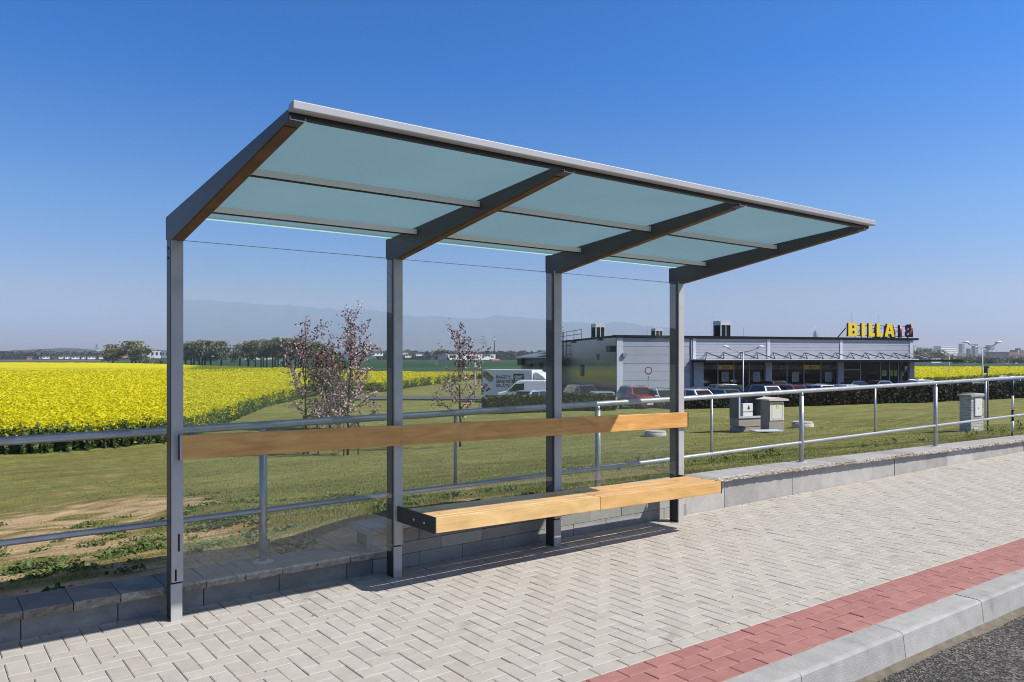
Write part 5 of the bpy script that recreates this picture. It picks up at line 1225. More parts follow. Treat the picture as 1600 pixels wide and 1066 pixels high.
def leafy_tree(px, D, H, Wd, seed, label, mat, name='tree', cat='tree', group=None, base=None, n=900, clumps=26, leaf=.6, trunk=.22, bare=.25, shape=1.0, z=GZ, trunks=1):
    rng = np.random.default_rng(seed); c = at(px, HY, D); root = thing(name, (c[0], c[1], z), label, cat, group)
    mb = MB(); C_ = []
    for k in range(clumps):
        a = rng.random() * 2 * PI; t = rng.random(); rr = math.sqrt(rng.random()) * Wd * .5 * math.sin(PI * min(1, .22 + .70 * t)) ** .8
        C_.append([math.cos(a) * rr, math.sin(a) * rr, H * (bare + (1 - bare) * (t * .88 + .06))])
    C_ = np.array(C_)
    for j in range(trunks):
        ox = (j - (trunks - 1) / 2) * Wd * .14; mb.tube([(ox, 0, -.3), (ox * 1.2, rng.normal(0, .1), H * .3), (ox * 1.5, rng.normal(0, .2), H * .62), (ox * 1.5, 0, H * .9)], [trunk, trunk * .8, trunk * .45, trunk * .1], 7, 0)
        for q in C_[j::max(1, trunks)][:9]:
            s = np.array([ox * 1.2, 0, H * (bare + .02 + .25 * rng.random())]); m_ = (s + q) / 2 + rng.normal(0, .04 * Wd, 3); mb.tube([s, m_, q], [trunk * .4, trunk * .25, trunk * .06], 5, 0, False)
    mb.build('trunk', M['bark'], root, local=True)
    per = n // clumps; R = Wd * (.13 + .10 * rng.random(clumps)) * shape
    P_ = np.repeat(C_, per, 0) + rng.normal(0, 1, (clumps * per, 3)) * np.repeat(R, per)[:, None] * np.array([.72, .72, .58]); P_[:, 2] = np.clip(P_[:, 2], H * bare * .75, H * 1.02)
    V, F = quads(rng, P_, rng.uniform(.6, 1.3, len(P_)) * leaf, .2); tone = np.clip(np.repeat(rng.normal(.5, .18, clumps), per) + rng.normal(0, .2, len(P_)), 0, 1)
    fast('crown', V + np.array([c[0], c[1], z]), F, mat, root, tone); return root
c = at(513, HY, 41); 
leafy_tree(513, 41, 4.3, 2.3, 71, 'fresh green bushy tree rising behind the blossom clump', M['conifer'], n=2000, clumps=34, leaf=.17, trunk=.08, bare=.10, z=ground1(c[0], c[1]))
TG = 'trees along the edge of the rape field'
def fh(yt, D, z=GZ): return EYE + (HY - yt) / FPX * D - z
for px, D, yt, wpx, s, tk, lab in (
    (176, 375, 539.5, 26, 1, 1, 'left of the two lone round field trees beyond the rape field'),
    (212, 375, 535.0, 37, 2, 3, 'larger right one of the two lone round trees beyond the rape field'),
    (290, 330, 538, 24, 3, 1, 'field tree directly right of the first shelter post'),
    (301, 322, 535, 26, 4, 2, 'second field tree right of the first shelter post'),
    (316, 318, 533, 28, 5, 3, 'tall rounded field tree with three dark trunks, third from the first post'),
    (329, 320, 534, 24, 6, 1, 'fourth field tree from the first post, against the fifth'),
    (346, 315, 534.5, 30, 7, 1, 'broad field tree left of the gap in the row'),
    (375, 300, 537, 24, 8, 1, 'field tree just right of the gap in the row'),
    (388, 292, 535, 24, 9, 1, 'second tree right of the gap in the field row')):
    leafy_tree(px, D, fh(yt, D), wpx * D / FPX, 100 + s, lab, M['dullleaf'] if s > 2 else M['spring'], group=TG, n=1300, clumps=24, leaf=wpx * D / FPX * .085, trunk=.42, bare=.26, trunks=tk)
WG = 'trees of the dense dark wood left of the blossom clump'
wood_px = [(399, 284, 533), (408, 280, 532), (417, 276, 531.5), (426, 272, 530), (435, 268, 529.5), (444, 264, 529), (453, 260, 530), (462, 256, 530.5), (471, 252, 532), (481, 250, 533), (492, 250, 534), (503, 252, 538), (412, 292, 531), (430, 286, 529), (448, 280, 528.5), (466, 272, 530)]
ordn = ['first', 'second', 'third', 'fourth', 'fifth', 'sixth', 'seventh', 'eighth', 'ninth', 'tenth', 'eleventh', 'twelfth']
for i, (px, D, yt) in enumerate(wood_px):
    lab = (ordn[i] + ' tree of the front rank of the dark wood, counted from its left end') if i < 12 else (ordn[i - 12] + ' tree of the rear rank of the dark wood, counted from its left end')
    leafy_tree(px, D, fh(yt, D) * (1 + .02 * math.sin(i * 2.1)), 20 * D / FPX, 200 + i, lab, M['dullleaf'], group=WG, n=1100, clumps=20, leaf=.40, trunk=.30, bare=.34)
leafy_tree(249, 330, fh(562, 330), 3.4, 301, 'small round green bush at the field edge left of the first post', M['conifer'], name='bush', cat='bush', n=400, clumps=12, leaf=.4, trunk=.1, bare=.02)
leafy_tree(231, 350, fh(557.5, 350), 4.4, 302, 'dull grey bush under the larger lone field tree', M['dullleaf'], name='bush', cat='bush', n=400, clumps=12, leaf=.4, trunk=.1, bare=.02)
RG = 'trees behind the right hand rape field'
for i, (px, D, yt, wpx, mt, lab) in enumerate((
    (1436, 520, 548.5, 22, 'dullleaf', 'hazy round tree right of the supermarket roof corner'),
    (1451, 540, 546.5, 26, 'dullleaf', 'tallest hazy tree below the pale apartment row'),
    (1467, 530, 548, 20, 'dullleaf', 'hazy tree right of the tallest one below the apartment row'),
    (1497, 430, 562, 15, 'darkleaf', 'small dark pointed tree beside the distant twin lamp'),
    (1511, 470, 559, 22, 'dullleaf', 'low hazy tree left of the right hand twin lamp'),
    (1530, 470, 557, 26, 'dullleaf', 'dull green tree around the right hand twin lamp pole'),
    (1541, 430, 560, 18, 'darkleaf', 'dark bushy tree right of the right hand twin lamp pole'),
    (1556, 480, 559, 22, 'dullleaf', 'hazy tree under the blue billboard'),
    (1577, 500, 560, 24, 'dullleaf', 'hazy tree between the two billboards'),
    (1598, 470, 561, 20, 'darkleaf', 'dark tree at the right edge below the red hall'))):
    leafy_tree(px, D, fh(yt, D), wpx * D / FPX, 330 + i, lab, M[mt], group=RG, n=800, clumps=18, leaf=wpx * D / FPX * .10, trunk=.3, bare=.05)

# woods and hills far away: masses that nobody could count
def mass(name, px0, px1, D, hfun, n, leaf, mat, seed, depth=40):
    rng = np.random.default_rng(seed); px = rng.uniform(px0, px1, n); dd = D + rng.uniform(0, depth, n); t = rng.random(n)
    h = np.array([hfun(x) for x in px]); P_ = np.array([at(x, HY, d) for x, d in zip(px, dd)]); P_[:, 2] = GZ + (EYE - GZ + (HY - h) / FPX * dd) * (.04 + .96 * t ** .7) 
    V, F = quads(rng, P_, rng.uniform(.6, 1.4, n) * leaf, .2); o = fast(name, V, F, mat, None, np.clip(rng.normal(.5, .25, n), 0, 1)); tag(o, kind='stuff'); return o
nz = lambda x, s, a: a * (float(fbm(x * .11, 1.5, s, 4)) - .5)
o = mass('distant_woods', -40, 300, 1000, lambda x: 552.5 + nz(x, 3, 8), 7000, 5.0, M['darkleaf'], 11, 160); tag(o, 'dark belt of far trees around the white houses on the left horizon', 'wood')
o = mass('distant_woods', 590, 860, 900, lambda x: 552 + nz(x, 5, 8), 6000, 4.4, M['darkleaf'], 12, 160); tag(o, 'dark belt of far trees behind the lone blossom tree and the box truck', 'wood')
o = mass('roadside_scrub', 1420, 1640, 540, lambda x: 559 + nz(x, 7, 10), 6000, 2.6, M['dullleaf'], 13, 140); tag(o, 'hazy green scrub between the right rape field and the apartment blocks', 'scrub')
def hill():
    mb = MB(); n = 150; vs = []; fs_ = []
    for i in range(n):
        px = -260 + i * (2200 / (n - 1)); hh = 548.5 - 4.0 * math.exp(-((px - 100) / 55) ** 2) + 3.5 * float(sstep(190, 330, px)) + nz(px, 9, 3) + (1.0 * float(fbm(px * .5, 2, 4, 2)) - .5)
        if 560 < px < 1000: hh -= .5
        D = 1750; a = at(px, HY, D - 300); b = at(px, hh, D); c_ = at(px, HY, D + 500)
        vs += [(a[0], a[1], -3), tuple(b), (c_[0], c_[1], -3)]
        if i: o = 3 * (i - 1); fs_ += [(o, o + 1, o + 4, o + 3), (o + 1, o + 2, o + 5, o + 4)]
    mb.add(vs, fs_, 0, True); o = mb.build('hills', plain('hill_woods', (.035, .048, .042), .95, 0, .45, .012)); tag(o, kind='structure')
hill()

# ================================================================== far houses, town, masts
RT0, FW0 = RT, FW
def house(px, D, wpx, y0, y1, wall, label, roof=None, depth=8, name='house', cat='house', group=None, nwin=0, rows=1, z=None):
    c = at(px, HY, D); k = D / FPX; zt = EYE + (HY - y0) * k; zb = EYE + (HY - y1) * k if z is None else z; w_ = wpx * k
    root = thing(name, (c[0], c[1], zb), label, cat, group); H = zt - zb; A_ = math.radians(36); RT = RT0 * math.cos(A_) + FW0 * math.sin(A_); FW = FW0 * math.cos(A_) - RT0 * math.sin(A_); w_ = w_ / math.cos(A_) * .96; depth = min(depth, w_ * .5); rh = .35 * H if roof == 'gable' else 0
    mb = MB(); mb.obox(FW * depth / 2 + UP * (H - rh) / 2 - UP * .5, RT * w_ / 2, FW * depth / 2, UP * ((H - rh) / 2 + .5)); mb.build('wall', wall, root, local=True)
    if roof == 'gable':
        mb = MB(); mb.prism([RT * -w_ * .54 + UP * (H - rh - .05) - FW * .4, RT * -w_ * .54 + UP * (H - rh - .05) + FW * (depth + .4), RT * -w_ * .54 + UP * H + FW * depth / 2], RT * w_ * 1.08); mb.build('roof', M['redroof'] if group == 'red' else M['roofdark'], root, local=True)
    else:
        mb = MB(); mb.obox(FW * depth / 2 + UP * (H + .15), RT * w_ * .51, FW * depth * .51, UP * .25); mb.build('roof', M['roofdark'] if wall is not M['whitewall'] else M['paleblock'], root, local=True)
    for r in range(rows):
        for i in range(nwin):
            mb = MB(); ww = w_ / nwin; mb.obox(RT * (-w_ / 2 + ww * (i + .5)) + UP * ((H - rh) * (r + .55) / rows) - FW * .05, RT * ww * .24, FW * .12, UP * (H - rh) / rows * .24); mb.build('window', M['winfar'], root, local=True)
    return root
HG = 'small white houses on the left horizon'
for px, w_, y0, y1, lab in ((65, 5, 557, 560, 'tiny white house at the left end of the far village'), (72, 8, 556, 559.5, 'low pale house second from the left in the far village'), (98, 9, 556, 559.5, 'white house left of the middle of the far village'), (106, 6, 555.5, 559.5, 'white house touching the one left of the village middle'), (118, 9, 556, 560, 'widest white house of the far village'), (131, 5, 556, 560, 'narrow white house right of the widest in the far village'), (143, 9, 556, 560, 'white house before the pylon on the left horizon'), (158, 5, 556, 559.5, 'white house left of the first lone tree'), (46, 6, 557, 560.5, 'brownish small house among dark trees at far left')):
    house(px, 900, w_, y0, y1, M['whitewall'] if px != 46 else M['orangewall'], lab, 'gable', group=HG, nwin=2, z=None)
house(155, 1300, 9, 548, 553.5, M['whitewall'], 'white building on the hillside above the far village', nwin=3)
house(196, 620, 14, 550.5, 557.5, M['orangewall'], 'orange rendered house between the two lone field trees', nwin=3)
house(245, 640, 26, 548.5, 558, M['paleblock'], 'modern pale block with dark windows left of the first post', nwin=5, depth=12, name='apartment_building', cat='building')
house(258, 620, 8, 549, 558, M['bluegrey'], 'blue grey end block touching the first post', nwin=2, name='apartment_building', cat='building')
house(398, 700, 50, 557, 560, M['whitewall'], 'long low white greenhouse seen in the gap of the tree row', name='greenhouse', cat='greenhouse', nwin=6)
house(574, 800, 10, 539.5, 556, M['whitewall'], 'white tower like building behind the tall blossom tree', nwin=2, rows=3, name='tower_building', cat='building')
house(590, 800, 16, 549, 555, M['whitewall'], 'low white house right of the tower behind the blossom tree', 'gable', nwin=3)
for px, w_, y0, y1, lab in ((633, 7, 549, 553, 'small white far house just right of the second post'), (638, 9, 553.5, 557.5, 'lower white far house right of the second post'), (655, 9, 551, 555, 'white far house left of the lone blossom tree')):
    house(px, 850, w_, y0, y1, M['whitewall'], lab, 'gable', group='small white houses right of the second post', nwin=2)
hl = house(738, 800, 74, 554.5, 561, M['whitewall'], 'long white hall with a red front panel behind the lone blossom tree', nwin=6, depth=20, name='market_hall', cat='hall')
k = 800 / FPX; mb = MB(); mb.obox(RT * -2.5 * k + UP * 5.2 * k * .55 - FW * .3, RT * 8 * k, FW * .2, UP * 1.9 * k); mb.build('red_panel', plain('red_fascia', (.45, .05, .08), .6, 0, .1), hl, local=True)
house(775, 700, 13, 561, 567, M['whitewall'], 'pink red roofed pavilion left above the box truck', 'gable', name='pavilion', cat='pavilion', group='red')
house(762, 760, 10, 554, 558, M['whitewall'], 'small white house below the high chimney', 'gable', nwin=2)
AG = 'panel apartment blocks on the right horizon'
house(1483, 1500, 44, 541.5, 555, M['whitewall'], 'long white apartment row right of the supermarket', nwin=16, rows=4, name='apartment_building', cat='building', group=AG, depth=14)
house(1448, 1600, 30, 543.5, 552, M['paleblock'], 'grey apartment row left of the white one', nwin=8, rows=3, name='apartment_building', cat='building', group=AG, depth=14)
house(1430, 1500, 6, 540, 556, M['paleblock'], 'pale slim tower at the supermarket roof corner', nwin=2, rows=6, name='apartment_building', cat='building', group=AG)
house(1505, 1650, 8, 537.5, 551, M['bluegrey'], 'dark top block behind the right end of the white row', nwin=2, rows=4, name='apartment_building', cat='building', group=AG)
house(1515, 1450, 6, 545, 557, M['brickred'], 'dark low block left of the blue grey tower', nwin=2, rows=3, name='apartment_building', cat='building', group=AG)
house(1526, 1450, 9, 538.5, 557, M['bluegrey'], 'blue grey tower block left of the lamp', nwin=3, rows=7, name='apartment_building', cat='building', group=AG, depth=12)
house(1551, 1450, 12, 540, 557, M['bluegrey'], 'wide blue grey tower block right of the lamp', nwin=3, rows=7, name='apartment_building', cat='building', group=AG, depth=12)
house(1552, 1400, 22, 547, 558, M['paleblock'], 'pale stepped base block before the wide tower', nwin=6, rows=3, name='apartment_building', cat='building', group=AG, depth=12)
house(1592, 1100, 60, 550.5, 560, M['brickred'], 'long dull red hall at the right edge', nwin=8, rows=1, depth=30, name='factory_hall', cat='hall')
house(1596, 1110, 20, 547.5, 551, M['roofdark'], 'dark roof storey on the dull red hall', depth=12, name='roof_storey', cat='building')
house(1463, 480, 26, 560, 564.5, M['paleblock'], 'long low pale shed above the canopy end', nwin=6, depth=6, name='shed', cat='shed')
house(1575, 420, 8.5, 569.5, 572.6, M['whitewall'], 'white caravan like hut before the scrub at right', nwin=2, depth=3, name='hut', cat='hut')
def billboard(px, D, wpx, y0, y1, ybase, mat, label, small=None):
    c = at(px, HY, D); k = D / FPX; root = thing('billboard', (c[0], c[1], GZ), label, 'billboard'); zz = lambda y: EYE + (HY - y) * k - GZ
    mb = MB(); mb.obox(UP * (zz(y0) + zz(y1)) / 2, RT * wpx * k / 2, FW * .25, UP * (zz(y0) - zz(y1)) / 2); p = mb.build('board', mat, root, local=True)
    mb = MB(); mb.tube([(0, 0, 0), (0, 0, zz(y1))], .28, 8); mb.build('pole', M['trim'] if small is None else M['frame'], root, local=True)
    if small: mb = MB(); mb.obox(UP * ((zz(y0) + zz(y1)) / 2 - .6 * k) - FW * .3, RT * wpx * k * .24, FW * .06, UP * (zz(y0) - zz(y1)) * .16); mb.build('white_panel', M['whitewall'], p, local=True)
billboard(1561.5, 500, 17, 552.5, 559.5, 571, M['bluegrey'], 'blue grey billboard on a single post on the right horizon')
billboard(1587.5, 430, 10, 563, 572, 574, M['fascia'], 'black billboard with a small white panel low at right', True)
billboard(1590.5, 620, 8, 544.5, 546.8, 562, M['frame'], 'small dark sign on a tall pale mast above the red hall')
def pylon(px, D, yt, label):
    c = at(px, HY, D); k = D / FPX; H = EYE + (HY - yt) * k - GZ; root = thing('power_pylon', (c[0], c[1], GZ), label, 'pylon', 'lattice power pylons'); b = H * .085; mb = MB(); r = .022 * k * 12 * .55
    lv = [0, .25, .45, .62, .76, .88, 1.0]; wd = [1, .72, .5, .36, .26, .18, .04]
    for i in range(6):
        for sx in (-1, 1):
            for sy in (-1, 1):
                p = RT * sx * b * wd[i] + FW * sy * b * wd[i] + UP * H * lv[i]; q = RT * sx * b * wd[i+1] + FW * sy * b * wd[i+1] + UP * H * lv[i+1]; mb.tube([p, q], r, 4)
            mb.tube([RT * sx * b * wd[i] - FW * b * wd[i] + UP * H * lv[i], -RT * sx * b * wd[i+1] - FW * b * wd[i+1] + UP * H * lv[i+1]], r * .7, 4)
    mb.build('lattice_mast', M['lampgrey'], root, local=True)
    for h, w_ in ((.68, .17), (.80, .13), (.91, .09)):
        mb = MB(); mb.tube([RT * -H * w_ + UP * H * h, UP * H * (h + .03), RT * H * w_ + UP * H * h], r, 4); mb.tube([RT * -H * w_ + UP * H * h, RT * H * w_ + UP * H * h], r, 4); mb.build('cross_arm', M['lampgrey'], root, local=True)
pylon(755, 900, 523, 'nearer and taller lattice pylon above the box truck'); pylon(759, 1200, 531.5, 'shorter lattice pylon close beside the taller one'); pylon(151, 1100, 537, 'lattice pylon on the left horizon near the first lone tree')
c = at(772.5, HY, 1100); root = thing('chimney', (c[0], c[1], GZ), 'tall slim dark chimney with a white band on the horizon', 'chimney'); k = 1100 / FPX; z1 = EYE + (HY - 526) * k - GZ
mb = MB(); mb.tube([(0, 0, 0), (0, 0, z1)], [1.15, .8], 10); mb.build('shaft', M['roofdark'], root, local=True)
mb = MB(); mb.tube([(0, 0, z1 - 6), (0, 0, z1 - 2.5)], [.92, .9], 10); mb.build('white_band', M['white'], root, local=True)

# ================================================================== rape fields
M['rape'] = toned('rape_flower', [(0, (.45, .42, .003)), (.4, (.59, .55, .004)), (1, (.69, .65, .006))], .7, .35)
M['rapeleaf'] = toned('rape_stem', [(0, (.035, .060, .016)), (.45, (.095, .145, .038)), (.8, (.18, .24, .055)), (1, (.36, .38, .03))], .75, .25)
def canopy_mat():
    m, nt, b = newmat('rape_canopy'); L = nt.links.new; tc = N(nt, 'ShaderNodeTexCoord')
    n1 = N(nt, 'ShaderNodeTexNoise'); n1.inputs['Scale'].default_value = 3.2; n1.inputs['Detail'].default_value = 8; n1.inputs['Roughness'].default_value = .75; L(tc.outputs['Object'], n1.inputs['Vector'])
    n2 = N(nt, 'ShaderNodeTexNoise'); n2.inputs['Scale'].default_value = .05; n2.inputs['Detail'].default_value = 6; L(tc.outputs['Object'], n2.inputs['Vector'])
    a = N(nt, 'ShaderNodeAttribute', attribute_name='thin')
    mu = N(nt, 'ShaderNodeMath', operation='MULTIPLY_ADD'); mu.inputs[1].default_value = .55; L(n2.outputs['Fac'], mu.inputs[0]); L(n1.outputs['Fac'], mu.inputs[2])
    s2 = N(nt, 'ShaderNodeMath', operation='SUBTRACT'); L(mu.outputs[0], s2.inputs[0]); L(a.outputs['Fac'], s2.inputs[1])
    r = N(nt, 'ShaderNodeValToRGB'); e = r.color_ramp.elements; e.new(.5); e.new(.6)
    for i, (p, c) in enumerate(((.32, (.15, .17, .012)), (.48, (.34, .33, .006)), (.62, (.50, .465, .005)), (.85, (.59, .545, .006)))): e[i].position = p; e[i].color = rgba(c)
    L(s2.outputs[0], r.inputs['Fac']); L(r.outputs['Color'], b.inputs['Base Color']); b.inputs['Roughness'].default_value = .9; b.inputs['Specular IOR Level'].default_value = .1
    bp = N(nt, 'ShaderNodeBump'); bp.inputs['Strength'].default_value = .9; bp.inputs['Distance'].default_value = .15; L(n1.outputs['Fac'], bp.inputs['Height']); L(bp.outputs['Normal'], b.inputs['Normal']); return m
CAN = canopy_mat()
def rape_field(near, far, label, seed, nfl, nlf, H=1.05):
    """near / far: pixel columns with the row where the stalks meet the ground and the row of the farthest flowers"""
    rng = np.random.default_rng(seed); zc = GZ + H
    nx_ = np.array([p[0] for p in near], float); ny_ = np.array([p[1] for p in near], float); fx_ = np.array([p[0] for p in far], float); fy_ = np.array([p[1] for p in far], float)
    pxs = np.linspace(nx_[0], nx_[-1], 260); dn = (EYE - GZ) * FPX / (np.interp(pxs, nx_, ny_) - HY); df = (EYE - zc) * FPX / (np.interp(pxs, fx_, fy_) - HY)
    K = 90; V = []; TH_ = []
    for i, px in enumerate(pxs):
        t = np.linspace(0, 1, K) ** 2.2; d = dn[i] + .25 + (df[i] - dn[i]) * t; x = CAM[0] + FW[0] * d + RT[0] * (px - CX) / FPX * d; y = CAM[1] + FW[1] * d + RT[1] * (px - CX) / FPX * d
        z = zc - .10 + (fbm(x * .55, y * .55, seed, 4) - .5) * .30; z[0] = GZ; z[1] = zc - .35
        yy = HY + (EYE - zc) * FPX / d; th = 1.6 * (.13 * np.exp(-((yy - 575.5) / 2.0) ** 2) * (px < 470) + .10 * np.exp(-((yy - 579.5) / 1.6) ** 2) * (px < 470) + .30 * sstep(282, 320, px) * (1 - sstep(578, 584, yy)) * (px < 520) * (yy > 566)) + .05 * np.exp(-((yy - 592) / .8) ** 2)
        V.append(np.stack([x, y, z], 1)); TH_.append(th)
    V = np.array(V); n, k = V.shape[:2]; I = np.arange(n * k).reshape(n, k); F = np.stack([I[:-1, :-1].ravel(), I[1:, :-1].ravel(), I[1:, 1:].ravel(), I[:-1, 1:].ravel()], 1)
    base = V.reshape(-1, 3); nf0 = len(F)
    # flower heads over the near part, stalks and leaves along the front
    pf = rng.uniform(nx_[0], nx_[-1], nfl); dnf = np.interp(pf, pxs, dn); u = rng.random(nfl) ** 1.9; d = dnf + np.minimum(np.interp(pf, pxs, df) - dnf, 130) * u
    pts = CAM[None] + FW[None] * d[:, None] + RT[None] * ((pf - CX) / FPX * d)[:, None]; edge = sstep(0, 1.6, d - dnf + rng.normal(0, .4, nfl))
    pts[:, 2] = zc + (fbm(pts[:, 0] * .55, pts[:, 1] * .55, seed, 4) - .5) * .30 + rng.normal(-.02, 1, nfl) * (.02 + .08 * np.exp(-(d - 30) / 14)) - (1 - edge) * rng.random(nfl) ** 1.5 * .8
    keep = rng.random(nfl) < (.45 + .55 * edge); pts = pts[keep]; d = d[keep]; nf = len(pts)
    V1, F1 = quads(rng, pts, rng.uniform(.05, .10, nf) * (1 + .016 * (d - 28)), 1.1); t1 = np.clip(rng.normal(.55, .17, nf), 0, 1)
    pl = rng.uniform(nx_[0], nx_[-1], nlf); dl = np.interp(pl, pxs, dn) + rng.normal(.1, .28, nlf) + (fbm(pl * .2, np.zeros(nlf), seed + 3, 3) - .5) * 1.2
    q = CAM[None] + FW[None] * dl[:, None] + RT[None] * ((pl - CX) / FPX * dl)[:, None]; h = rng.random(nlf) ** 1.1 * (H - .02 + .35 * (fbm(pl * .35, np.ones(nlf), seed + 5, 3) - .6)); q[:, 2] = GZ + h
    V2, F2 = quads(rng, q, rng.uniform(.04, .11, nlf), 0, 1.5); t2 = np.clip(rng.normal(.25, .2, nlf) + .35 * h / H, 0, 1)
    nx2 = nfl // 5; pl = rng.uniform(nx_[0], nx_[-1], nx2); dl = np.interp(pl, pxs, dn) + rng.normal(.15, .3, nx2); q = CAM[None] + FW[None] * dl[:, None] + RT[None] * ((pl - CX) / FPX * dl)[:, None]; q[:, 2] = GZ + H * (1.0 - .62 * rng.random(nx2) ** 1.7)
    V3, F3 = quads(rng, q, rng.uniform(.04, .08, nx2), .6); V1 = np.concatenate([V1, V3]); F1 = np.concatenate([F1, F3 + len(F1) * 4]); t1 = np.concatenate([t1, np.clip(rng.normal(.5, .25, nx2), 0, 1)]); nf += nx2
    AV = np.concatenate([base, V1, V2]); AF = np.concatenate([F, F1 + len(base), F2 + len(base) + len(V1)]); tone = np.concatenate([np.zeros(nf0), t1, t2]); mi = np.concatenate([np.zeros(nf0), np.ones(nf), np.full(nlf, 2)]).astype(int)
    o = fast('rape_field', AV, AF, [CAN, M['rape'], M['rapeleaf']], None, tone, mi); a = o.data.attributes.new('thin', 'FLOAT', 'POINT'); th = np.zeros(len(o.data.vertices), np.float32); th[:len(base)] = np.array(TH_).ravel(); a.data.foreach_set('value', th)
    tag(o, label, 'rape field', None, 'stuff')
rape_field([(-70, 716), (0, 707), (120, 702), (258, 690), (300, 683), (340, 668), (380, 651), (430, 633), (470, 622), (520, 615), (600, 611.5), (650, 604), (690, 599), (760, 590)],
           [(-70, 566), (0, 566), (160, 566.5), (240, 568), (300, 570), (400, 573), (470, 576), (600, 581), (760, 582.5)], 'bright yellow flowering rape field spreading to the left horizon', 17, 210000, 90000)
rape_field([(1405, 604), (1425, 603), (1500, 599), (1600, 592), (1680, 588)], [(1405, 573), (1680, 573)], 'strip of yellow flowering rape field right of the supermarket', 18, 26000, 22000)

# ================================================================== grass and weeds
M['grass'] = toned('grass_blade', [(0, (.36, .27, .13)), (.22, (.25, .20, .08)), (.40, (.16, .155, .040)), (.7, (.175, .195, .047)), (1, (.25, .27, .085))], .7, .3)
def grass():
    rng = np.random.default_rng(2); Vs = []; Ts = []
    def zone(n, x0, x1, y0, y1, hmin, hmax, wd, bias):
        x = rng.uniform(x0, x1, n); y = y0 + (y1 - y0) * rng.random(n) ** bias; t = turf(x, y); t2 = t + (fbm(x * 3.1, y * 3.1, 51, 3) - .5) * .5
        keep = rng.random(n) < np.clip(t2 * 1.6 - .45, .03, 1); x, y, t2 = x[keep], y[keep], t2[keep]; m = len(x); z = ground(x, y)
        h = rng.uniform(hmin, hmax, m) * (.55 + .75 * np.clip(t2, 0, 1)); a = rng.uniform(0, 2 * PI, m); ln = rng.normal(0, .45, (m, 2)) * h[:, None]; w_ = wd * rng.uniform(.6, 1.3, m)
        A = np.stack([x - np.cos(a) * w_, y - np.sin(a) * w_, z - .005], 1); B_ = np.stack([x + np.cos(a) * w_, y + np.sin(a) * w_, z - .005], 1); C_ = np.stack([x + ln[:, 0], y + ln[:, 1], z + h], 1)
        Vs.append(np.stack([A, B_, C_], 1).reshape(-1, 3)); Ts.append(np.clip(.12 + .62 * t2 + rng.normal(0, .16, m), 0, 1))
    zone(80000, -3, 7, .48, 5, .015, .040, .004, 1.3); zone(70000, -3, 14, 3, 12, .012, .035, .006, 1.2); zone(60000, 4, 26, .5, 9, .010, .030, .006, 1.3); zone(45000, -2, 34, 9, 30, .012, .035, .012, 1.0)
    V = np.concatenate(Vs); T = np.concatenate(Ts); o = fast('grass', V, np.arange(len(V)).reshape(-1, 3), M['grass'], None, T); tag(o, 'patchy short grass over worn soil behind the low wall', 'grass', None, 'stuff')
grass()
M['weed'] = toned('weed_leaf', [(0, (.040, .070, .016)), (.5, (.085, .135, .030)), (1, (.16, .21, .060))], .65, .25)
def weeds():
    rng = np.random.default_rng(8); Vs = []; Ts = []
    spots = []
    for px, py, h, s, n in ((60, 890, .07, .14, 240), (35, 893, .06, .08, 90), (95, 893, .05, .07, 80), (130, 892, .05, .06, 60), (345, 822, .11, .20, 420), (365, 818, .12, .12, 200), (315, 830, .10, .10, 130), (395, 834, .08, .08, 90), (300, 775, .05, .25, 200), (220, 860, .05, .15, 150), (185, 866, .05, .10, 90), (240, 845, .06, .15, 160), (900, 735, .10, .12, 80)):
        p = hit_ground(px, py); spots.append((p, h, s, n))
    for k in range(95):
        x = rng.uniform(-2.2, 4.2); y = .55 + 9.5 * rng.random() ** 1.5; s = rng.uniform(.03, .10); spots.append(((x, y, 0), rng.uniform(.03, .08), s, int(700 * s)))
    for (p, h, s, n) in spots:
        n = int(n * 1.3)
        q = rng.normal(0, 1, (n, 2)) * s; x = p[0] + q[:, 0]; y = np.maximum(.5, p[1] + q[:, 1]); z = ground(x, y) + np.abs(rng.normal(0, .5, n)) * h; V, F = quads(rng, np.stack([x, y, z], 1), rng.uniform(.010, .030, n), .7, 1.7); Vs.append(V); Ts.append(np.clip(rng.normal(.5, .25, n), 0, 1))
    V = np.concatenate(Vs); T = np.concatenate(Ts); o = fast('weed_patches', V, np.arange(len(V)).reshape(-1, 4), M['weed'], None, T); tag(o, 'dark green leafy weed patches in the worn grass by the first post', 'weeds', None, 'stuff')
    # upright weeds along the back of the wall
    Vs = []; Ts = []
    for px, py, h in ((1132, 722, .28), (1143, 719, .34), (1190, 718, .26), (1196, 716, .30), (1204, 714, .38), (1211, 714, .30), (1180, 719, .2), (1112, 724, .2), (1085, 727, .16), (1512, 684, .3), (1522, 681, .25), (1548, 679, .3), (1568, 677, .33), (1592, 672, .45), (1385, 697, .2), (1397, 694, .2), (1367, 699, .2), (1352, 700, .15), (1440, 690, .12), (905, 741, .22), (925, 738, .2), (985, 734, .28), (1000, 731, .3), (1015, 732, .24), (1027, 729, .3), (1035, 729, .25), (965, 736, .2)):
        p = hit_ground(px, py); h *= .62; n = int(45 * h / .25); t = rng.random(n); x = p[0] + rng.normal(0, .025, n) * (.4 + t) + .04 * np.sin(t * 5); y = np.maximum(.5, p[1] + rng.normal(0, .035, n)); z = p[2] + t * h
        V, F = quads(rng, np.stack([x, y, z], 1), rng.uniform(.010, .028, n), .2, 2.2); Vs.append(V); Ts.append(np.clip(rng.normal(.4, .25, n), 0, 1))
    V = np.concatenate(Vs); T = np.concatenate(Ts); o = fast('tall_weeds', V, np.arange(len(V)).reshape(-1, 4), M['weed'], None, T); tag(o, 'upright dark weeds growing along the back of the high wall', 'weeds', None, 'stuff')
weeds()

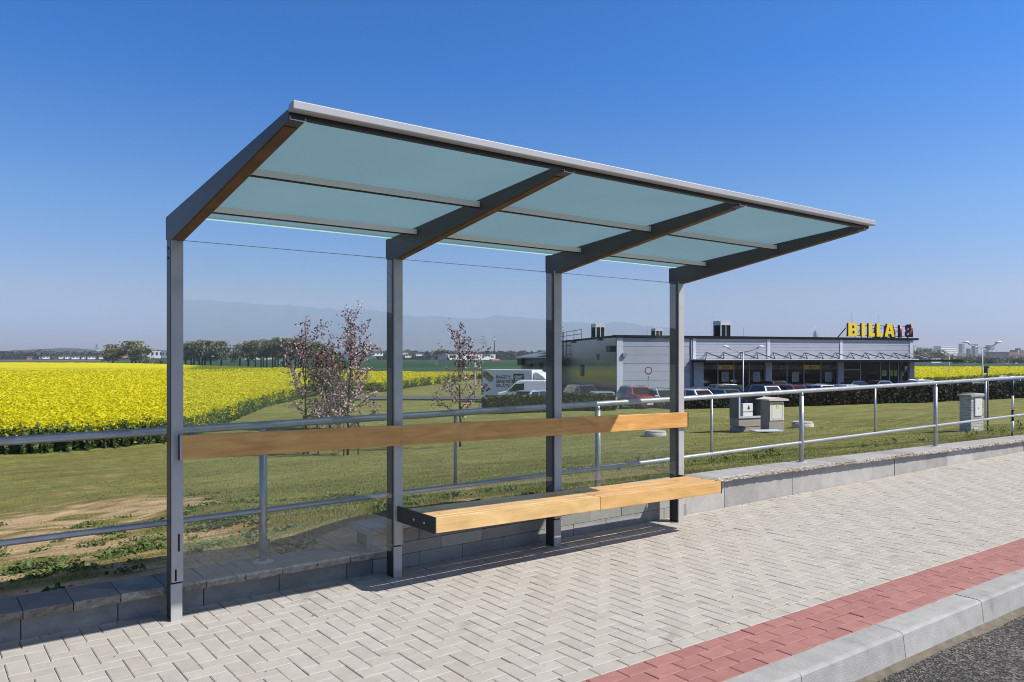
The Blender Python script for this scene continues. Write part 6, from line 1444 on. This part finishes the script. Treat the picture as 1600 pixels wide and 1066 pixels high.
def grit():
    rng = np.random.default_rng(14); n = 260; x = rng.uniform(-1.2, 9, n); y = rng.uniform(-2.1, .16, n); m = rng.random(n) < .35; y[m] = .17 - np.abs(rng.normal(0, .03, m.sum())); s = rng.uniform(.003, .009, n); s[:10] *= 1.7
    V, F = quads(rng, np.stack([x, y, .003 + s * .3], 1), s, .6, 1.2); o = fast('grit', V, F, plain('dark_grit', (.05, .042, .035), .9, 0, .3, 30), None); tag(o, 'scattered dark grit and leaf bits on the pale paving', 'grit', None, 'stuff')
grit()
# ================================================================== camera, sun, sky
cam = bpy.data.cameras.new('camera'); co = bpy.data.objects.new('camera', cam); COL.objects.link(co); scene.camera = co
co.location = CAM; co.rotation_euler = (math.radians(90), 0, math.atan2(FW[1], FW[0]) - PI / 2)
cam.sensor_width = 36; cam.lens = FPX / 1600 * 36; cam.shift_y = (HY - 533) / 1600; cam.clip_end = 20000; cam.clip_start = .05
SUN = Vector((.66, -.75, 1.0)).normalized()
l = bpy.data.lights.new('sun', 'SUN'); lo = bpy.data.objects.new('sun', l); COL.objects.link(lo)
l.energy = 4.6; l.angle = math.radians(.53); l.color = (1, .955, .88); lo.rotation_euler = SUN.to_track_quat('Z', 'Y').to_euler()
w_ = bpy.data.worlds.new('World'); scene.world = w_; w_.use_nodes = True; nt = w_.node_tree
bg = nt.nodes['Background']; sk = nt.nodes.new('ShaderNodeTexSky'); sk.sky_type = 'NISHITA'; sk.sun_disc = False
sk.sun_elevation = math.asin(SUN.z); sk.sun_rotation = math.atan2(SUN.x, SUN.y); sk.air_density = 1.0; sk.dust_density = .6; sk.ozone_density = 3.0; sk.altitude = 300
# tint of the sky by height above the horizon, and a little brighter towards the sun side
tc = nt.nodes.new('ShaderNodeTexCoord'); sx = nt.nodes.new('ShaderNodeSeparateXYZ'); nt.links.new(tc.outputs['Generated'], sx.inputs[0])
rp = nt.nodes.new('ShaderNodeValToRGB'); e = rp.color_ramp.elements
SKY = ((0.0, (.265, .29, .49)), (.03, (.272, .30, .49)), (.075, (.345, .335, .43)), (.18, (.30, .39, .51)), (.34, (.165, .365, .61)), (.43, (.165, .365, .61)), (.66, (.44, .32, .26)), (1.0, (.44, .31, .24)))  # upper stops, above the view, warmed and dimmed to weaken the fill light
while len(e) < len(SKY): e.new(.5)
for i, (p_, c_) in enumerate(SKY): e[i].position = p_; e[i].color = rgba(c_)
nt.links.new(sx.outputs['Z'], rp.inputs['Fac'])
dt = nt.nodes.new('ShaderNodeVectorMath'); dt.operation = 'DOT_PRODUCT'; dt.inputs[1].default_value = tuple(RT0); nt.links.new(tc.outputs['Generated'], dt.inputs[0])
ma = nt.nodes.new('ShaderNodeMath'); ma.operation = 'MULTIPLY_ADD'; ma.inputs[1].default_value = .27; ma.inputs[2].default_value = 2.06; nt.links.new(dt.outputs['Value'], ma.inputs[0])
m1 = nt.nodes.new('ShaderNodeVectorMath'); m1.operation = 'MULTIPLY'; nt.links.new(sk.outputs[0], m1.inputs[0]); nt.links.new(rp.outputs['Color'], m1.inputs[1])
m2 = nt.nodes.new('ShaderNodeVectorMath'); m2.operation = 'SCALE'; nt.links.new(m1.outputs[0], m2.inputs[0]); nt.links.new(ma.outputs[0], m2.inputs['Scale'])
nt.links.new(m2.outputs[0], bg.inputs['Color']); bg.inputs['Strength'].default_value = .10
vs_ = scene.view_settings; vs_.view_transform = 'Standard'; vs_.look = 'None'; vs_.exposure = 0.38; vs_.gamma = 1; vs_.use_curve_mapping = False
scene.cycles.filter_width = 1.0; scene.cycles.max_bounces = 8; scene.cycles.transparent_max_bounces = 16; scene.cycles.use_denoising = True; scene.cycles.sample_clamp_indirect = 8

# ================================================================== air: one even, very thin volume around everything
mb = MB(); mb.box((-2750, -2750, -4.2), (2750, 2750, 36)); hz = mb.build('haze', [])
m = bpy.data.materials.new('thin_haze'); m.use_nodes = True; nt = m.node_tree; nt.nodes.clear(); out = nt.nodes.new('ShaderNodeOutputMaterial'); pv = nt.nodes.new('ShaderNodeVolumePrincipled')
pv.inputs['Color'].default_value = (.80, .86, .95, 1); pv.inputs['Density'].default_value = .00022; pv.inputs['Anisotropy'].default_value = .2; nt.links.new(pv.outputs[0], out.inputs['Volume'])
hz.data.materials.append(m); tag(hz, kind='stuff')
